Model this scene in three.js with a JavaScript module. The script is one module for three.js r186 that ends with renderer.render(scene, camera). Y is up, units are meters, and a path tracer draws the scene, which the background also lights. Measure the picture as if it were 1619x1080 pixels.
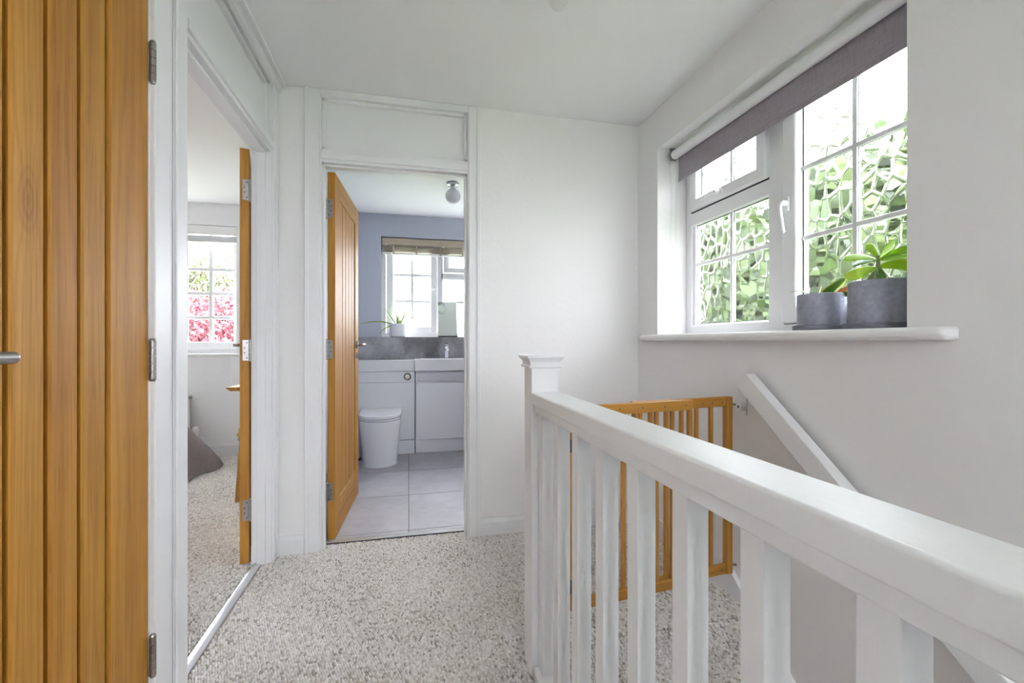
import * as THREE from 'three';
import { RoundedBoxGeometry } from 'three/addons/geometries/RoundedBoxGeometry.js';
import { mergeGeometries } from 'three/addons/utils/BufferGeometryUtils.js';

// ------------------------------------------------------------------ camera, sky, exposure
// x to the side, y up, and "d" is depth into the picture (d = -z). Landing carpet is y = 0.
const scene = new THREE.Scene();
const renderer = new THREE.WebGLRenderer({ antialias: true });
renderer.toneMapping = THREE.LinearToneMapping;
renderer.toneMappingExposure = 11.8;
renderer.shadowMap.enabled = true;
const camera = new THREE.PerspectiveCamera(2 * Math.atan(540 / 710) * 180 / Math.PI, 1619 / 1080, 0.03, 200);
camera.position.set(0, 1.07, 0);
camera.rotation.y = -12.95 * Math.PI / 180;

// overcast sky: zenith brighter than the horizon, the same all the way round
{
  const W = 64, H = 64, a = new Float32Array(W * H * 4);
  for (let j = 0; j < H; j++) for (let i = 0; i < W; i++) {
    const el = ((j + 0.5) / H - 0.5) * Math.PI, s = Math.max(0, Math.sin(el)), L = (1 + 1.2 * s) / 2.2, o = (j * W + i) * 4;
    a[o] = 0.985 * L; a[o + 1] = 0.985 * L; a[o + 2] = 1.07 * L; a[o + 3] = 1;
  }
  const t = new THREE.DataTexture(a, W, H, THREE.RGBAFormat, THREE.FloatType);
  t.mapping = THREE.EquirectangularReflectionMapping; t.magFilter = THREE.LinearFilter; t.wrapS = THREE.RepeatWrapping; t.needsUpdate = true;
  scene.background = t;
  scene.backgroundIntensity = 4.0;
}

// ------------------------------------------------------------------ random numbers and noise
function rng(seed) { let s = seed | 0; return () => { s = (s + 0x6d2b79f5) | 0; let t = Math.imul(s ^ (s >>> 15), 1 | s); t = (t + Math.imul(t ^ (t >>> 7), 61 | t)) ^ t; return ((t ^ (t >>> 14)) >>> 0) / 4294967296; }; }
function hash(x, y, s) { let h = Math.imul(x, 374761393) ^ Math.imul(y, 668265263) ^ Math.imul(s, 1274126177); h = Math.imul(h ^ (h >>> 13), 1274126177); return ((h ^ (h >>> 16)) >>> 0) / 4294967296; }
const mod = (a, n) => ((a % n) + n) % n, mix = (a, b, t) => a + (b - a) * t, clamp = (x, a = 0, b = 1) => Math.min(b, Math.max(a, x));
const smooth = (a, b, x) => { const t = clamp((x - a) / (b - a)); return t * t * (3 - 2 * t); };
function pn(x, y, px, py, s) {          // value noise that repeats after px, py cells
  const ix = Math.floor(x), iy = Math.floor(y); let fx = x - ix, fy = y - iy; fx = fx * fx * (3 - 2 * fx); fy = fy * fy * (3 - 2 * fy);
  const g = (i, j) => hash(mod(ix + i, px), mod(iy + j, py), s);
  return mix(mix(g(0, 0), g(1, 0), fx), mix(g(0, 1), g(1, 1), fx), fy);
}
function fbm(u, v, px, py, s, oct = 4) { let a = 0, w = 0.5, t = 0; for (let o = 0; o < oct; o++) { a += w * pn(u * px, v * py, px, py, s + o * 17); t += w; w *= 0.5; px *= 2; py *= 2; } return a / t; }
function tex(w, h, f, { metres = [1, 1], srgb = true } = {}) {   // f(u, v) -> [r, g, b] in 0..255 (or one number)
  const a = new Uint8Array(w * h * 4);
  for (let j = 0; j < h; j++) for (let i = 0; i < w; i++) {
    const c = f((i + 0.5) / w, (j + 0.5) / h), o = (j * w + i) * 4, n = typeof c === 'number';
    for (let k = 0; k < 3; k++) a[o + k] = clamp(n ? c * 255 : c[k], 0, 255);
    a[o + 3] = 255;
  }
  const t = new THREE.DataTexture(a, w, h); t.wrapS = t.wrapT = THREE.RepeatWrapping; t.magFilter = THREE.LinearFilter; t.minFilter = THREE.LinearMipmapLinearFilter; t.generateMipmaps = true;
  if (srgb) t.colorSpace = THREE.SRGBColorSpace;
  t.repeat.set(1 / metres[0], 1 / metres[1]); t.needsUpdate = true; return t;
}

// ------------------------------------------------------------------ materials
const std = (name, color, roughness, more = {}) => { const m = new THREE.MeshPhysicalMaterial({ roughness, ...more }); m.name = name; if (Array.isArray(color)) m.color.setRGB(...color); else m.color.set(color); return m; };
const M = {};
const plasterBump = tex(256, 256, (u, v) => fbm(u, v, 24, 24, 3, 3), { metres: [0.5, 0.5], srgb: false });
M.wall = std('wall_paint', [0.845, 0.835, 0.83], 0.75, { bumpMap: plasterBump, bumpScale: 0.0006 });
M.ceiling = std('ceiling_paint', [0.89, 0.89, 0.89], 0.85, { bumpMap: plasterBump, bumpScale: 0.0006 });
M.bedwall = std('bedroom_paint', [0.87, 0.87, 0.88], 0.8, { bumpMap: plasterBump, bumpScale: 0.0006 });
M.blue = std('blue_grey_paint', [0.55, 0.575, 0.67], 0.7, { bumpMap: plasterBump, bumpScale: 0.0006 });
M.outer = std('outer_brick_render', [0.45, 0.36, 0.3], 0.9);
const brush = tex(256, 512, (u, v) => fbm(u, v, 90, 3, 9, 3), { metres: [0.25, 0.6], srgb: false });
const brushR = tex(256, 512, (u, v) => 0.55 + 0.45 * fbm(u, v, 70, 3, 15, 3), { metres: [0.25, 0.6], srgb: false });
M.paint = std('white_gloss_paint', [0.80, 0.80, 0.805], 0.42, { bumpMap: brush, bumpScale: 0.00012 });
M.railpaint = std('white_satin_paint', [0.80, 0.80, 0.805], 0.5, { bumpMap: brush, bumpScale: 0.0003, roughnessMap: brushR });
M.upvc = std('white_upvc', [0.88, 0.885, 0.90], 0.28);
M.upvcDark = std('black_gasket', [0.03, 0.03, 0.035], 0.6);
M.sill = std('white_sill', [0.87, 0.865, 0.855], 0.4);
// oak
function oakAt(u, v, s, kx = -9, ky = -9) {
  let x = u, y = v;
  if (kx > -1) { const dx = (u - kx) * 1.0, dy = (v - ky) * 4.5, r2 = dx * dx + dy * dy, k = Math.exp(-r2 / 0.035); x += dx * k * 1.6; y += (v - ky) * k; }
  const warp = fbm(x, y, 3, 2, s, 3), cath = Math.abs(mod(u, 1) - 0.5) * 2;
  const t = 9 * x + 4.2 * warp + 1.6 * fbm(x, y, 2, 1, s + 40, 2) * (1 - cath);
  const ring = Math.pow(0.5 + 0.5 * Math.sin(t * 6.283), 2.2), fine = fbm(u, v, 110, 6, s + 5, 3), pore = smooth(0.66, 0.82, fbm(u, v, 170, 26, s + 9, 2)), broad = fbm(u, v, 5, 2, s + 21, 2);
  let k = 0.5 + 0.42 * (broad - 0.5) - 0.16 * ring + 0.30 * (fine - 0.5) - 0.22 * pore;
  if (kx > -1) { const dx = (u - kx), dy = (v - ky) * 4.5, r = Math.sqrt(dx * dx + dy * dy) + 0.05 * (fbm(u, v, 9, 9, 77, 2) - 0.5); k -= 0.42 * smooth(0.22, 0.05, r) * (0.7 + 0.3 * Math.sin(r * 110)); }
  return k;
}
const oakRGB = (k) => [mix(152, 222, k), mix(104, 171, k), mix(36, 88, k)];
const oakTex = tex(512, 2048, (u, v) => oakRGB(oakAt(u, v, 31)), { metres: [0.42, 2.1] });
const oakBump = tex(256, 512, (u, v) => fbm(u, v, 90, 10, 36, 2), { metres: [0.42, 1.0], srgb: false });
const knotTex = tex(256, 1024, (u, v) => oakRGB(oakAt(u, v, 58, 0.5, 0.5) + 0.04), { metres: [0.16, 2.1] });
const oakBase = { bumpMap: oakBump, bumpScale: 0.0006, clearcoat: 0.05, clearcoatRoughness: 0.35 };
M.oak = std('oak', [0.98, 0.90, 0.58], 0.6, { map: oakTex, ...oakBase });
M.oakPale = std('oak_pale', [1.0, 0.95, 0.64], 0.6, { map: oakTex, ...oakBase });
M.oakDeep = std('oak_deep', [0.93, 0.82, 0.51], 0.6, { map: oakTex, ...oakBase });
M.oakKnot = std('oak_knotted', [1.0, 0.93, 0.62], 0.6, { map: knotTex, ...oakBase });
M.beech = std('beech', [0.92, 0.86, 0.70], 0.4, { map: oakTex });
M.deskoak = std('desk_oak', [1.0, 0.98, 0.94], 0.5, { map: oakTex });
M.steel = std('brushed_steel', [0.36, 0.35, 0.34], 0.36, { metalness: 1 });
M.chrome = std('chrome', [0.72, 0.72, 0.74], 0.1, { metalness: 1 });
M.alu = std('aluminium', [0.74, 0.75, 0.78], 0.3, { metalness: 1 });
M.dark = std('dark_metal', [0.05, 0.045, 0.045], 0.5);
M.brass = std('brass', [0.55, 0.38, 0.16], 0.3, { metalness: 1 });
// carpet
M.loop = std('carpet_loop', [1, 1, 1], 0.95, { sheen: 0.2 });
M.carpetBase = std('carpet_backing', [0.36, 0.33, 0.29], 1);
const carpetTex = tex(512, 512, (u, v) => { const c = pn(u * 150, v * 120, 150, 120, 5), d = pn(u * 60, v * 60, 60, 60, 8), k = 0.75 * c + 0.25 * d; return [mix(120, 216, k), mix(112, 210, k), mix(102, 202, k)]; }, { metres: [1, 1] });
const carpetBump = tex(512, 512, (u, v) => pn(u * 150, v * 120, 150, 120, 5), { metres: [1, 1], srgb: false });
M.carpetFar = std('carpet', [0.95, 0.93, 0.9], 1, { map: carpetTex, bumpMap: carpetBump, bumpScale: 0.004 });
// bathroom
const tileTex = tex(512, 512, (u, v) => { const a = fbm(u, v, 3, 3, 51, 5), b = fbm(u, v, 30, 30, 57, 3), k = 0.7 * a + 0.3 * b; return [mix(146, 192, k), mix(144, 190, k), mix(150, 197, k)]; }, { metres: [1.3, 1.3] });
M.tile = std('grey_tile', [1, 1, 1], 0.5, { map: tileTex });
M.grout = std('grout', [0.12, 0.12, 0.125], 0.9);
const concreteTex = tex(512, 512, (u, v) => { const w = fbm(u, v, 4, 4, 63, 4), a = fbm(u + 0.4 * w, v + 0.25 * w, 4, 4, 61, 5), vein = 1 - smooth(0.0, 0.05, Math.abs(a - 0.52)), b = fbm(u, v, 40, 40, 67, 2), k = 0.8 * smooth(0.25, 0.75, a) + 0.2 * b + 0.12 * vein; return [mix(92, 182, k), mix(94, 182, k), mix(98, 184, k)]; }, { metres: [0.8, 0.8] });
M.concrete = std('concrete_panel', [0.92, 0.92, 0.94], 0.4, { map: concreteTex });
M.ceramic = std('white_ceramic', [0.80, 0.81, 0.83], 0.1, { clearcoat: 0.6, clearcoatRoughness: 0.05 });
M.gloss = std('white_gloss_unit', [0.78, 0.79, 0.82], 0.12);
M.glossDim = std('grip_channel', [0.62, 0.63, 0.66], 0.3);
M.mirror = std('mirror', [0.86, 0.90, 0.90], 0.02, { metalness: 1 });
M.opal = std('opal_glass', [0.82, 0.83, 0.86], 0.25, { transmission: 0.25 });
const blindWood = tex(256, 64, (u, v) => { const k = fbm(u, v, 8, 20, 71, 3); return [mix(186, 226, k), mix(174, 214, k), mix(156, 196, k)]; }, { metres: [0.6, 0.1] });
M.blindwood = std('pale_blind_wood', [0.95, 0.92, 0.88], 0.6, { map: blindWood });
// landing blind, pots, plants
const weave = tex(256, 256, (u, v) => { const k = 0.5 + 0.25 * Math.sin(u * 6.283 * 64) * Math.sin(v * 6.283 * 64) + 0.5 * (fbm(u, v, 60, 4, 81, 2) - 0.5) + 0.5 * (fbm(u, v, 4, 60, 83, 2) - 0.5); return [mix(158, 196, k), mix(153, 191, k), mix(158, 198, k)]; }, { metres: [0.12, 0.12] });
M.blind = std('grey_blind_fabric', [0.95, 0.94, 0.95], 0.9, { map: weave, transmission: 0.25, side: THREE.DoubleSide });
M.blindBack = std('white_blind_backing', [0.80, 0.80, 0.81], 0.7);
M.cord = std('white_cord', [0.72, 0.72, 0.72], 0.6);
const potTex = tex(256, 256, (u, v) => { const a = fbm(u, v, 4, 3, 91, 5), b = fbm(u, v, 26, 26, 93, 3), k = 0.7 * a + 0.3 * b; return [mix(118, 206, k), mix(122, 208, k), mix(134, 220, k)]; }, { metres: [0.25, 0.25] });
M.pot = std('grey_concrete_pot', [0.9, 0.9, 0.92], 0.75, { map: potTex });
M.saucer = std('dark_grey_saucer', [0.5, 0.5, 0.53], 0.7, { map: potTex });
M.soil = std('potting_soil', [0.045, 0.032, 0.022], 1);
const leafMat = (n, c, t = 0.4) => std(n, c, 0.45, { transmission: t, side: THREE.DoubleSide });
M.leaf = leafMat('bright_green_leaf', [0.42, 0.68, 0.06]);
M.leafB = leafMat('yellow_green_leaf', [0.54, 0.74, 0.07]);
M.leafDark = leafMat('dark_green_leaf', [0.10, 0.26, 0.03], 0.2);
M.leafYellow = leafMat('yellow_leaf_edge', [0.75, 0.68, 0.06]);
M.leafOrange = leafMat('orange_leaf', [0.75, 0.26, 0.05]);
M.leafPale = leafMat('pale_leaf', [0.55, 0.66, 0.40]);
M.stem = std('grey_green_stem', [0.28, 0.34, 0.18], 0.7);
M.aloe = leafMat('aloe_green', [0.30, 0.42, 0.10], 0.1);
M.aloeBrown = leafMat('aloe_brown', [0.34, 0.20, 0.08], 0.1);
M.whitepot = std('white_glazed_pot', [0.80, 0.82, 0.86], 0.25);
// bedroom
const throwTex = tex(256, 256, (u, v) => { const a = mod(u * 16, 1), b = mod(v * 32 + (a < 0.5 ? a : 1 - a) * 4, 1), k = (b < 0.5 ? 0.75 : 0.15) + 0.3 * (fbm(u, v, 60, 60, 97, 2) - 0.5); return [mix(92, 190, k), mix(86, 182, k), mix(84, 178, k)]; }, { metres: [0.28, 0.28] });
M.throw = std('grey_woven_throw', [0.9, 0.88, 0.88], 0.95, { map: throwTex, side: THREE.DoubleSide });
M.sheet = std('white_bed_linen', [0.78, 0.78, 0.78], 0.9);
// glass
const flow = (() => {     // rounded, slightly drawn-out cells as in cast obscured glass
  const N = 20, K = 14, pts = [];
  for (let j = 0; j < K; j++) for (let i = 0; i < N; i++) pts.push([(i + 0.5 + 0.9 * (hash(i, j, 201) - 0.5)) / N, (j + 0.5 + 0.9 * (hash(i, j, 203) - 0.5)) / K]);
  return tex(768, 768, (u0, v0) => {
    const u = u0 + 0.025 * (fbm(u0, v0, 6, 6, 211, 3) - 0.5), v = v0 + 0.04 * (fbm(u0, v0, 6, 6, 217, 3) - 0.5), ci = Math.floor(u * N), cj = Math.floor(v * K); let f1 = 9, f2 = 9;
    for (let b = -2; b <= 2; b++) for (let a = -2; a <= 2; a++) {
      const p = pts[mod(cj + b, K) * N + mod(ci + a, N)], du = (u - p[0] - Math.floor((ci + a) / N)) * N, dv = (v - p[1] - Math.floor((cj + b) / K)) * K, d = Math.hypot(du, dv);
      if (d < f1) { f2 = f1; f1 = d; } else if (d < f2) f2 = d;
    }
    const e = smooth(0, 0.26, f2 - f1), dome = 1 - 0.5 * Math.min(1, f1 * f1);
    return clamp(0.05 + 0.55 * mix(1, e, smooth(0.3, 0.72, fbm(u0, v0, 9, 7, 229, 2))) + 0.24 * dome + 0.14 * fbm(u0, v0, 10, 8, 223, 2));
  }, { metres: [0.9, 0.9], srgb: false });
})();
M.obscure = std('obscured_glass', [0.58, 0.60, 0.595], 0.0, { transmission: 1, thickness: 0.004, ior: 1.45, bumpMap: flow, bumpScale: 0.0024 });
M.frost = std('frosted_glass', [0.97, 0.99, 0.98], 0.45, { transmission: 1, thickness: 0 });
M.clear = std('clear_glass', [0.98, 0.99, 0.985], 0.0, { transmission: 1, thickness: 0 });
M.bulb = std('bulb_glass', [0.95, 0.95, 0.95], 0.02, { transmission: 1, thickness: 0 });
// garden
M.lawn = std('lawn_green', [0.10, 0.16, 0.04], 1);
M.bark = std('bark', [0.14, 0.11, 0.085], 1);
M.foliage = std('foliage', [1, 1, 1], 0.7, { transmission: 0.35, side: THREE.DoubleSide });

// ------------------------------------------------------------------ geometry helpers (x, y, d; d = depth = -z)
function uvBox(g, du = 0, dv = 0, swap = false) {     // texture coordinates in metres, by the way each face points
  if (g.index) g = g.toNonIndexed();
  const p = g.attributes.position, n = g.attributes.normal, uv = new Float32Array(p.count * 2);
  for (let i = 0; i < p.count; i += 3) {
    let ax = 0, ay = 0, az = 0; for (let k = 0; k < 3; k++) { ax += Math.abs(n.getX(i + k)); ay += Math.abs(n.getY(i + k)); az += Math.abs(n.getZ(i + k)); }
    for (let k = i; k < i + 3; k++) {
      let a, b; if (ax >= ay && ax >= az) { a = p.getZ(k); b = p.getY(k); } else if (ay >= az) { a = p.getX(k); b = p.getZ(k); } else { a = p.getX(k); b = p.getY(k); }
      uv[2 * k] = (swap ? b : a) + du; uv[2 * k + 1] = (swap ? a : b) + dv;
    }
  }
  g.setAttribute('uv', new THREE.BufferAttribute(uv, 2)); return g;
}
const B = (x0, x1, y0, y1, d0, d1) => { const g = new THREE.BoxGeometry(Math.abs(x1 - x0), Math.abs(y1 - y0), Math.abs(d1 - d0)); g.translate((x0 + x1) / 2, (y0 + y1) / 2, -(d0 + d1) / 2); return uvBox(g); };
const R = (x0, x1, y0, y1, d0, d1, r = 0.003, seg = 1) => { const g = new RoundedBoxGeometry(Math.abs(x1 - x0), Math.abs(y1 - y0), Math.abs(d1 - d0), seg, Math.min(r, 0.49 * Math.min(Math.abs(x1 - x0), Math.abs(y1 - y0), Math.abs(d1 - d0)))); g.translate((x0 + x1) / 2, (y0 + y1) / 2, -(d0 + d1) / 2); return uvBox(g); };
const merge = (list) => mergeGeometries(list.map((g) => { g = g.index ? g.toNonIndexed() : g; if (!g.attributes.uv) uvBox(g); for (const k of Object.keys(g.attributes)) if (!['position', 'normal', 'uv'].includes(k)) g.deleteAttribute(k); return g; }));
const V = (x, y, d) => new THREE.Vector3(x, y, -d);
const cyl = (r0, r1, h, n = 20) => new THREE.CylinderGeometry(r0, r1, h, n);        // r0 above
const lathe = (pts, n = 28) => new THREE.LatheGeometry(pts.map(([r, y]) => new THREE.Vector2(Math.max(r, 0.00001), y)), n);
function rod(a, b, r, n = 8) { const g = new THREE.CylinderGeometry(r, r, a.distanceTo(b), n); g.applyQuaternion(new THREE.Quaternion().setFromUnitVectors(new THREE.Vector3(0, 1, 0), b.clone().sub(a).normalize())); const c = a.clone().add(b).multiplyScalar(0.5); return g.translate(c.x, c.y, c.z); }
const tube = (pts, r, seg = 24, n = 8) => new THREE.TubeGeometry(new THREE.CatmullRomCurve3(pts), seg, r, n);
// a body swept along points: elliptical sections, half-width a[i] along "side", half-thickness b[i]
function loft(path, a, b, sideHint, n = 8) {
  const P = [], I = [], m = path.length;
  for (let i = 0; i < m; i++) {
    const t = path[Math.min(i + 1, m - 1)].clone().sub(path[Math.max(i - 1, 0)]).normalize(), up = new THREE.Vector3().crossVectors(sideHint, t).normalize(), side = new THREE.Vector3().crossVectors(t, up).normalize();
    for (let k = 0; k < n; k++) { const q = k / n * Math.PI * 2, v = path[i].clone().addScaledVector(side, Math.cos(q) * a[i]).addScaledVector(up, Math.sin(q) * b[i]); P.push(v.x, v.y, v.z); }
  }
  for (let i = 0; i < m - 1; i++) for (let k = 0; k < n; k++) { const k1 = (k + 1) % n, p = i * n + k, q = i * n + k1, r = p + n, s = q + n; I.push(p, q, r, q, s, r); }
  for (let k = 1; k < n - 1; k++) { I.push(0, k + 1, k); const o = (m - 1) * n; I.push(o, o + k, o + k + 1); }
  const g = new THREE.BufferGeometry(); g.setAttribute('position', new THREE.Float32BufferAttribute(P, 3)); g.setIndex(I); g.computeVertexNormals(); return g;
}
// prism: outline [[a, b], ...] pushed along the third axis
function prismYD(pts, x0, x1) { const s = new THREE.Shape(pts.map(([d, y]) => new THREE.Vector2(d, y))), g = new THREE.ExtrudeGeometry(s, { depth: x1 - x0, bevelEnabled: false }); g.applyMatrix4(new THREE.Matrix4().set(0, 0, 1, x0, 0, 1, 0, 0, -1, 0, 0, 0, 0, 0, 0, 1)); return uvBox(g); }
function prismXD(pts, y0, y1) { const s = new THREE.Shape(pts.map(([x, d]) => new THREE.Vector2(x, d))), g = new THREE.ExtrudeGeometry(s, { depth: y1 - y0, bevelEnabled: false, curveSegments: 12 }); g.rotateX(-Math.PI / 2); g.translate(0, y0, 0); return uvBox(g); }

// ------------------------------------------------------------------ objects
const used = new Map();
function numbered(name) { const k = used.get(name) ?? 0; used.set(name, k + 1); return k ? `${name}_${String(k).padStart(3, '0')}` : name; }
const shade = (m) => { m.castShadow = m.receiveShadow = true; return m; };
function thing(name, label, category, [x, y, d] = [0, 0, 0], more = {}) {
  const o = new THREE.Group(); o.name = numbered(name); o.position.set(x, y, -d); o.userData = { label, category, ...more }; scene.add(o); return o;
}
const room = (name, label, category, at) => thing(name, label, category, at, { kind: 'structure' });
function part(parent, name, g, m, label) {            // g in the thing's own axes
  const o = shade(new THREE.Mesh(g, m)); o.name = name; if (label) o.userData.label = label; parent.add(o); return o;
}
function wpart(parent, name, g, m, label) {           // g in the axes of the place
  let t = parent; while (t.parent && t.parent !== scene) t = t.parent;
  g.translate(-t.position.x, -t.position.y, -t.position.z); return part(parent, name, g, m, label);
}
function solid(name, g, m, label, category, kind) { const o = shade(new THREE.Mesh(g, m)); o.name = numbered(name); o.userData = { label, category }; if (kind) o.userData.kind = kind; scene.add(o); return o; }
// a slab with rectangular holes. axis 'x': thick in x, holes as [d0, d1, y0, y1]; axis 'd': thick in d, holes as [x0, x1, y0, y1]
function slab(axis, t0, t1, a0, a1, y0, y1, holes = []) {
  const cuts = [...new Set([a0, a1, ...holes.flatMap((h) => [h[0], h[1]])])].filter((c) => c >= a0 && c <= a1).sort((p, q) => p - q), out = [];
  for (let i = 0; i < cuts.length - 1; i++) {
    const p = cuts[i], q = cuts[i + 1], inside = holes.filter((h) => h[0] <= p + 1e-6 && h[1] >= q - 1e-6).sort((g, h) => g[2] - h[2]); let y = y0;
    for (const h of [...inside, [0, 0, y1, y1]]) { if (h[2] > y + 1e-6) out.push(axis === 'x' ? B(t0, t1, y, h[2], p, q) : B(p, q, y, h[2], t0, t1)); y = Math.max(y, h[3]); }
  }
  return merge(out);
}

// ------------------------------------------------------------------ the place: sizes
const CE = 2.355, XL = -0.65, XR = 1.335, DB = 2.45, DE = 4.69, DR = -2.2, STAIR = 1.5;      // ceiling, landing walls, outer back wall, rear wall, top of the stairs
const LW = { d0: 0.96, d1: 2.23, y0: 1.108, y1: 2.13 };                // landing window opening
const BW = { x0: -0.272, x1: 1.2, y0: 1.115, y1: 2.13 };              // bathroom window opening
const EW = { x0: -3.45, x1: -1.575, y0: 0.955, y1: 2.15 };              // bedroom window opening
const RW = { x0: 0.0, x1: 0.86, y0: 1.1, y1: 2.2 };                  // tall stair window behind the camera
const BD = { x0: -0.434, x1: 0.312 }, ED = { d0: 1.517, d1: 2.372 }, CD = { d0: 0.685, d1: 1.333 };   // door openings: bathroom, bedroom, cupboard

solid('wall_right', slab('x', XR, 1.60, DR - 0.2, DE + 0.27, -2.75, CE + 0.15, [[LW.d0, LW.d1, LW.y0, LW.y1]]), M.wall, 'warm white landing wall holding the wide window above the stairs', 'wall', 'structure');
solid('wall_back', slab('d', DB, DB + 0.05, XL - 0.05, XR, -0.2, CE, [[BD.x0 - 0.03, BD.x1 + 0.03, -0.2, CE]]), M.wall, 'white wall at the end of the landing around the bathroom doorway', 'wall', 'structure');
solid('wall_left', slab('x', XL - 0.05, XL, DR, DB, -0.2, CE, [[CD.d0 - 0.02, CD.d1 + 0.02, -0.2, CE], [ED.d0 - 0.03, ED.d1 + 0.03, -0.2, CE]]), M.paint, 'white wall with the oak cupboard door and bedroom doorway', 'wall', 'structure');
solid('wall_rear', slab('d', DR - 0.2, DR, -3.8, XR, -2.75, CE + 0.15, [[RW.x0, RW.x1, RW.y0, RW.y1]]), M.wall, 'white landing wall behind the viewer', 'wall', 'structure');
solid('wall_bathroom_front', slab('d', DB + 0.05, DB + 0.1, XL, XR, -0.2, CE, [[BD.x0 - 0.03, BD.x1 + 0.03, -0.2, CE]]), M.blue, 'blue grey bathroom side of the landing wall', 'wall', 'structure');
solid('wall_bathroom_left', B(XL - 0.05, XL, -0.2, CE, DB, DE), M.blue, 'blue grey bathroom wall behind the open oak door', 'wall', 'structure');
solid('wall_bathroom_back', slab('d', DE, DE + 0.27, XL - 0.05, XR, -2.75, CE + 0.15, [[BW.x0, BW.x1, BW.y0, BW.y1]]), M.blue, 'blue grey bathroom wall around the window', 'wall', 'structure');
solid('wall_bedroom_right', slab('x', XL - 0.085, XL - 0.05, DR, DE, -0.2, CE, [[ED.d0 - 0.03, ED.d1 + 0.03, -0.2, CE]]), M.bedwall, 'pale bedroom wall behind the half hidden oak door', 'wall', 'structure');
solid('wall_bedroom_back', slab('d', DE, DE + 0.27, -3.8, XL - 0.05, -2.75, CE + 0.15, [[EW.x0, EW.x1, EW.y0, EW.y1]]), M.bedwall, 'pale bedroom wall below and around the garden window', 'wall', 'structure');
solid('wall_bedroom_left', B(-3.8, -3.6, -2.75, CE + 0.15, DR, DE), M.bedwall, 'pale far side wall of the bedroom', 'wall', 'structure');
solid('wall_bedroom_front', B(-3.6, XL - 0.09, -0.2, CE, 1.3, 1.4), M.bedwall, 'pale bedroom wall beside the doorway', 'wall', 'structure');
solid('wall_stairwell', B(0.382, 0.47, -2.6, -0.06, DR, STAIR - 0.03), M.wall, 'white wall under the landing edge beside the stairs', 'wall', 'structure');
solid('ceiling', B(-3.8, 1.6, CE, CE + 0.15, DR - 0.2, DE + 0.27), M.ceiling, 'smooth white ceiling over landing, bathroom and bedroom', 'ceiling', 'structure');

// floors
const floor = room('floor', 'beige grey loop pile carpet on the landing', 'floor', [0, 0, 0]);
part(floor, 'carpet_backing', merge([B(XL - 0.055, 0.47, -0.2, -0.004, DR, STAIR), B(XL - 0.055, XR, -0.2, -0.004, STAIR, DB + 0.06)]), M.carpetBase);
const bedFloor = room('floor_bedroom', 'beige grey loop pile carpet in the bedroom', 'floor', [0, 0, 0]);
part(bedFloor, 'carpet_backing', B(-3.6, XL - 0.055, -0.2, -0.003, 1.4, DE), M.carpetFar);
const bathFloor = room('floor_bathroom', 'large grey square floor tiles in the bathroom', 'floor', [0, 0, 0]);
part(bathFloor, 'grout_bed', B(XL, XR, -0.2, -0.004, DB + 0.105, DE), M.grout);
for (const [x0, x1] of [[XL, -0.602], [-0.598, -0.002], [0.002, 0.598], [0.602, 1.198], [1.202, XR]]) for (const [d0, d1] of [[DB + 0.125, 2.613], [2.617, 3.213], [3.217, 3.813], [3.817, 4.413], [4.417, DE]]) {
  const g = R(x0, x1, -0.03, 0.0, d0, d1, 0.0015); const k = hash(Math.round(x0 * 99), Math.round(d0 * 99), 4); part(bathFloor, 'tile', uvBox(g, k * 3, k * 7), M.tile);
}
// carpet loops
const loopG = new THREE.SphereGeometry(1, 6, 4);
const loopTones = [[0.735, 0.70, 0.665], [0.80, 0.77, 0.74], [0.62, 0.575, 0.53], [0.85, 0.82, 0.79], [0.42, 0.38, 0.34]];
function pile(parent, seed, areas, place) {          // areas: [a0, a1, b0, b1]
  const r = rng(seed), list = [], du = 0.0084, dv = 0.0110;
  for (const [a0, a1, b0, b1, map] of areas) {
    let row = 0; for (let b = b0 + dv / 2; b < b1; b += dv, row++) for (let a = a0 + du / 2 + (row % 2) * du / 2; a < a1; a += du) list.push([a + (r() - 0.5) * 0.0036, b + (r() - 0.5) * 0.0044, map]);
  }
  const im = new THREE.InstancedMesh(loopG, M.loop, list.length), q = new THREE.Quaternion(), e = new THREE.Euler(), m = new THREE.Matrix4(), s = new THREE.Vector3(), c = new THREE.Color();
  list.forEach(([a, b, map], i) => {
    const f = map ?? place, o = f(a, b); e.set((r() - 0.5) * 0.5, 0.35 + (r() - 0.5) * 0.7, (r() - 0.5) * 0.5); q.setFromEuler(e); if (o.turn) q.premultiply(o.turn);
    s.set(0.0043 + 0.0009 * r(), 0.0052 + 0.0018 * r(), 0.0064 + 0.0014 * r()); m.compose(o.at, q, s); im.setMatrixAt(i, m);
    const patch = fbm(a * 0.5 + 3, b * 0.5 + 3, 8, 8, 5, 3), k = r() + (patch - 0.5) * 0.3, t = loopTones[k > 0.93 ? 4 : k > 0.70 ? 2 : k > 0.34 ? 0 : k > 0.1 ? 1 : 3], j = 0.93 + 0.14 * r(); c.setRGB(t[0] * j, t[1] * j, t[2] * j); im.setColorAt(i, c);
  });
  im.name = 'carpet_pile'; im.userData.kind = 'stuff'; shade(im); parent.add(im);
}
const flat = (a, b) => ({ at: V(a, 0, b) });
pile(floor, 11, [[XL - 0.035, 0.382, 0.5, DB + 0.06], [0.382, XR - 0.01, STAIR + 0.004, DB]], flat);
pile(bedFloor, 12, [[-1.75, XL - 0.08, 1.6, 3.6], [-2.0, XL - 0.1, 3.6, DE - 0.01]], flat);

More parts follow.
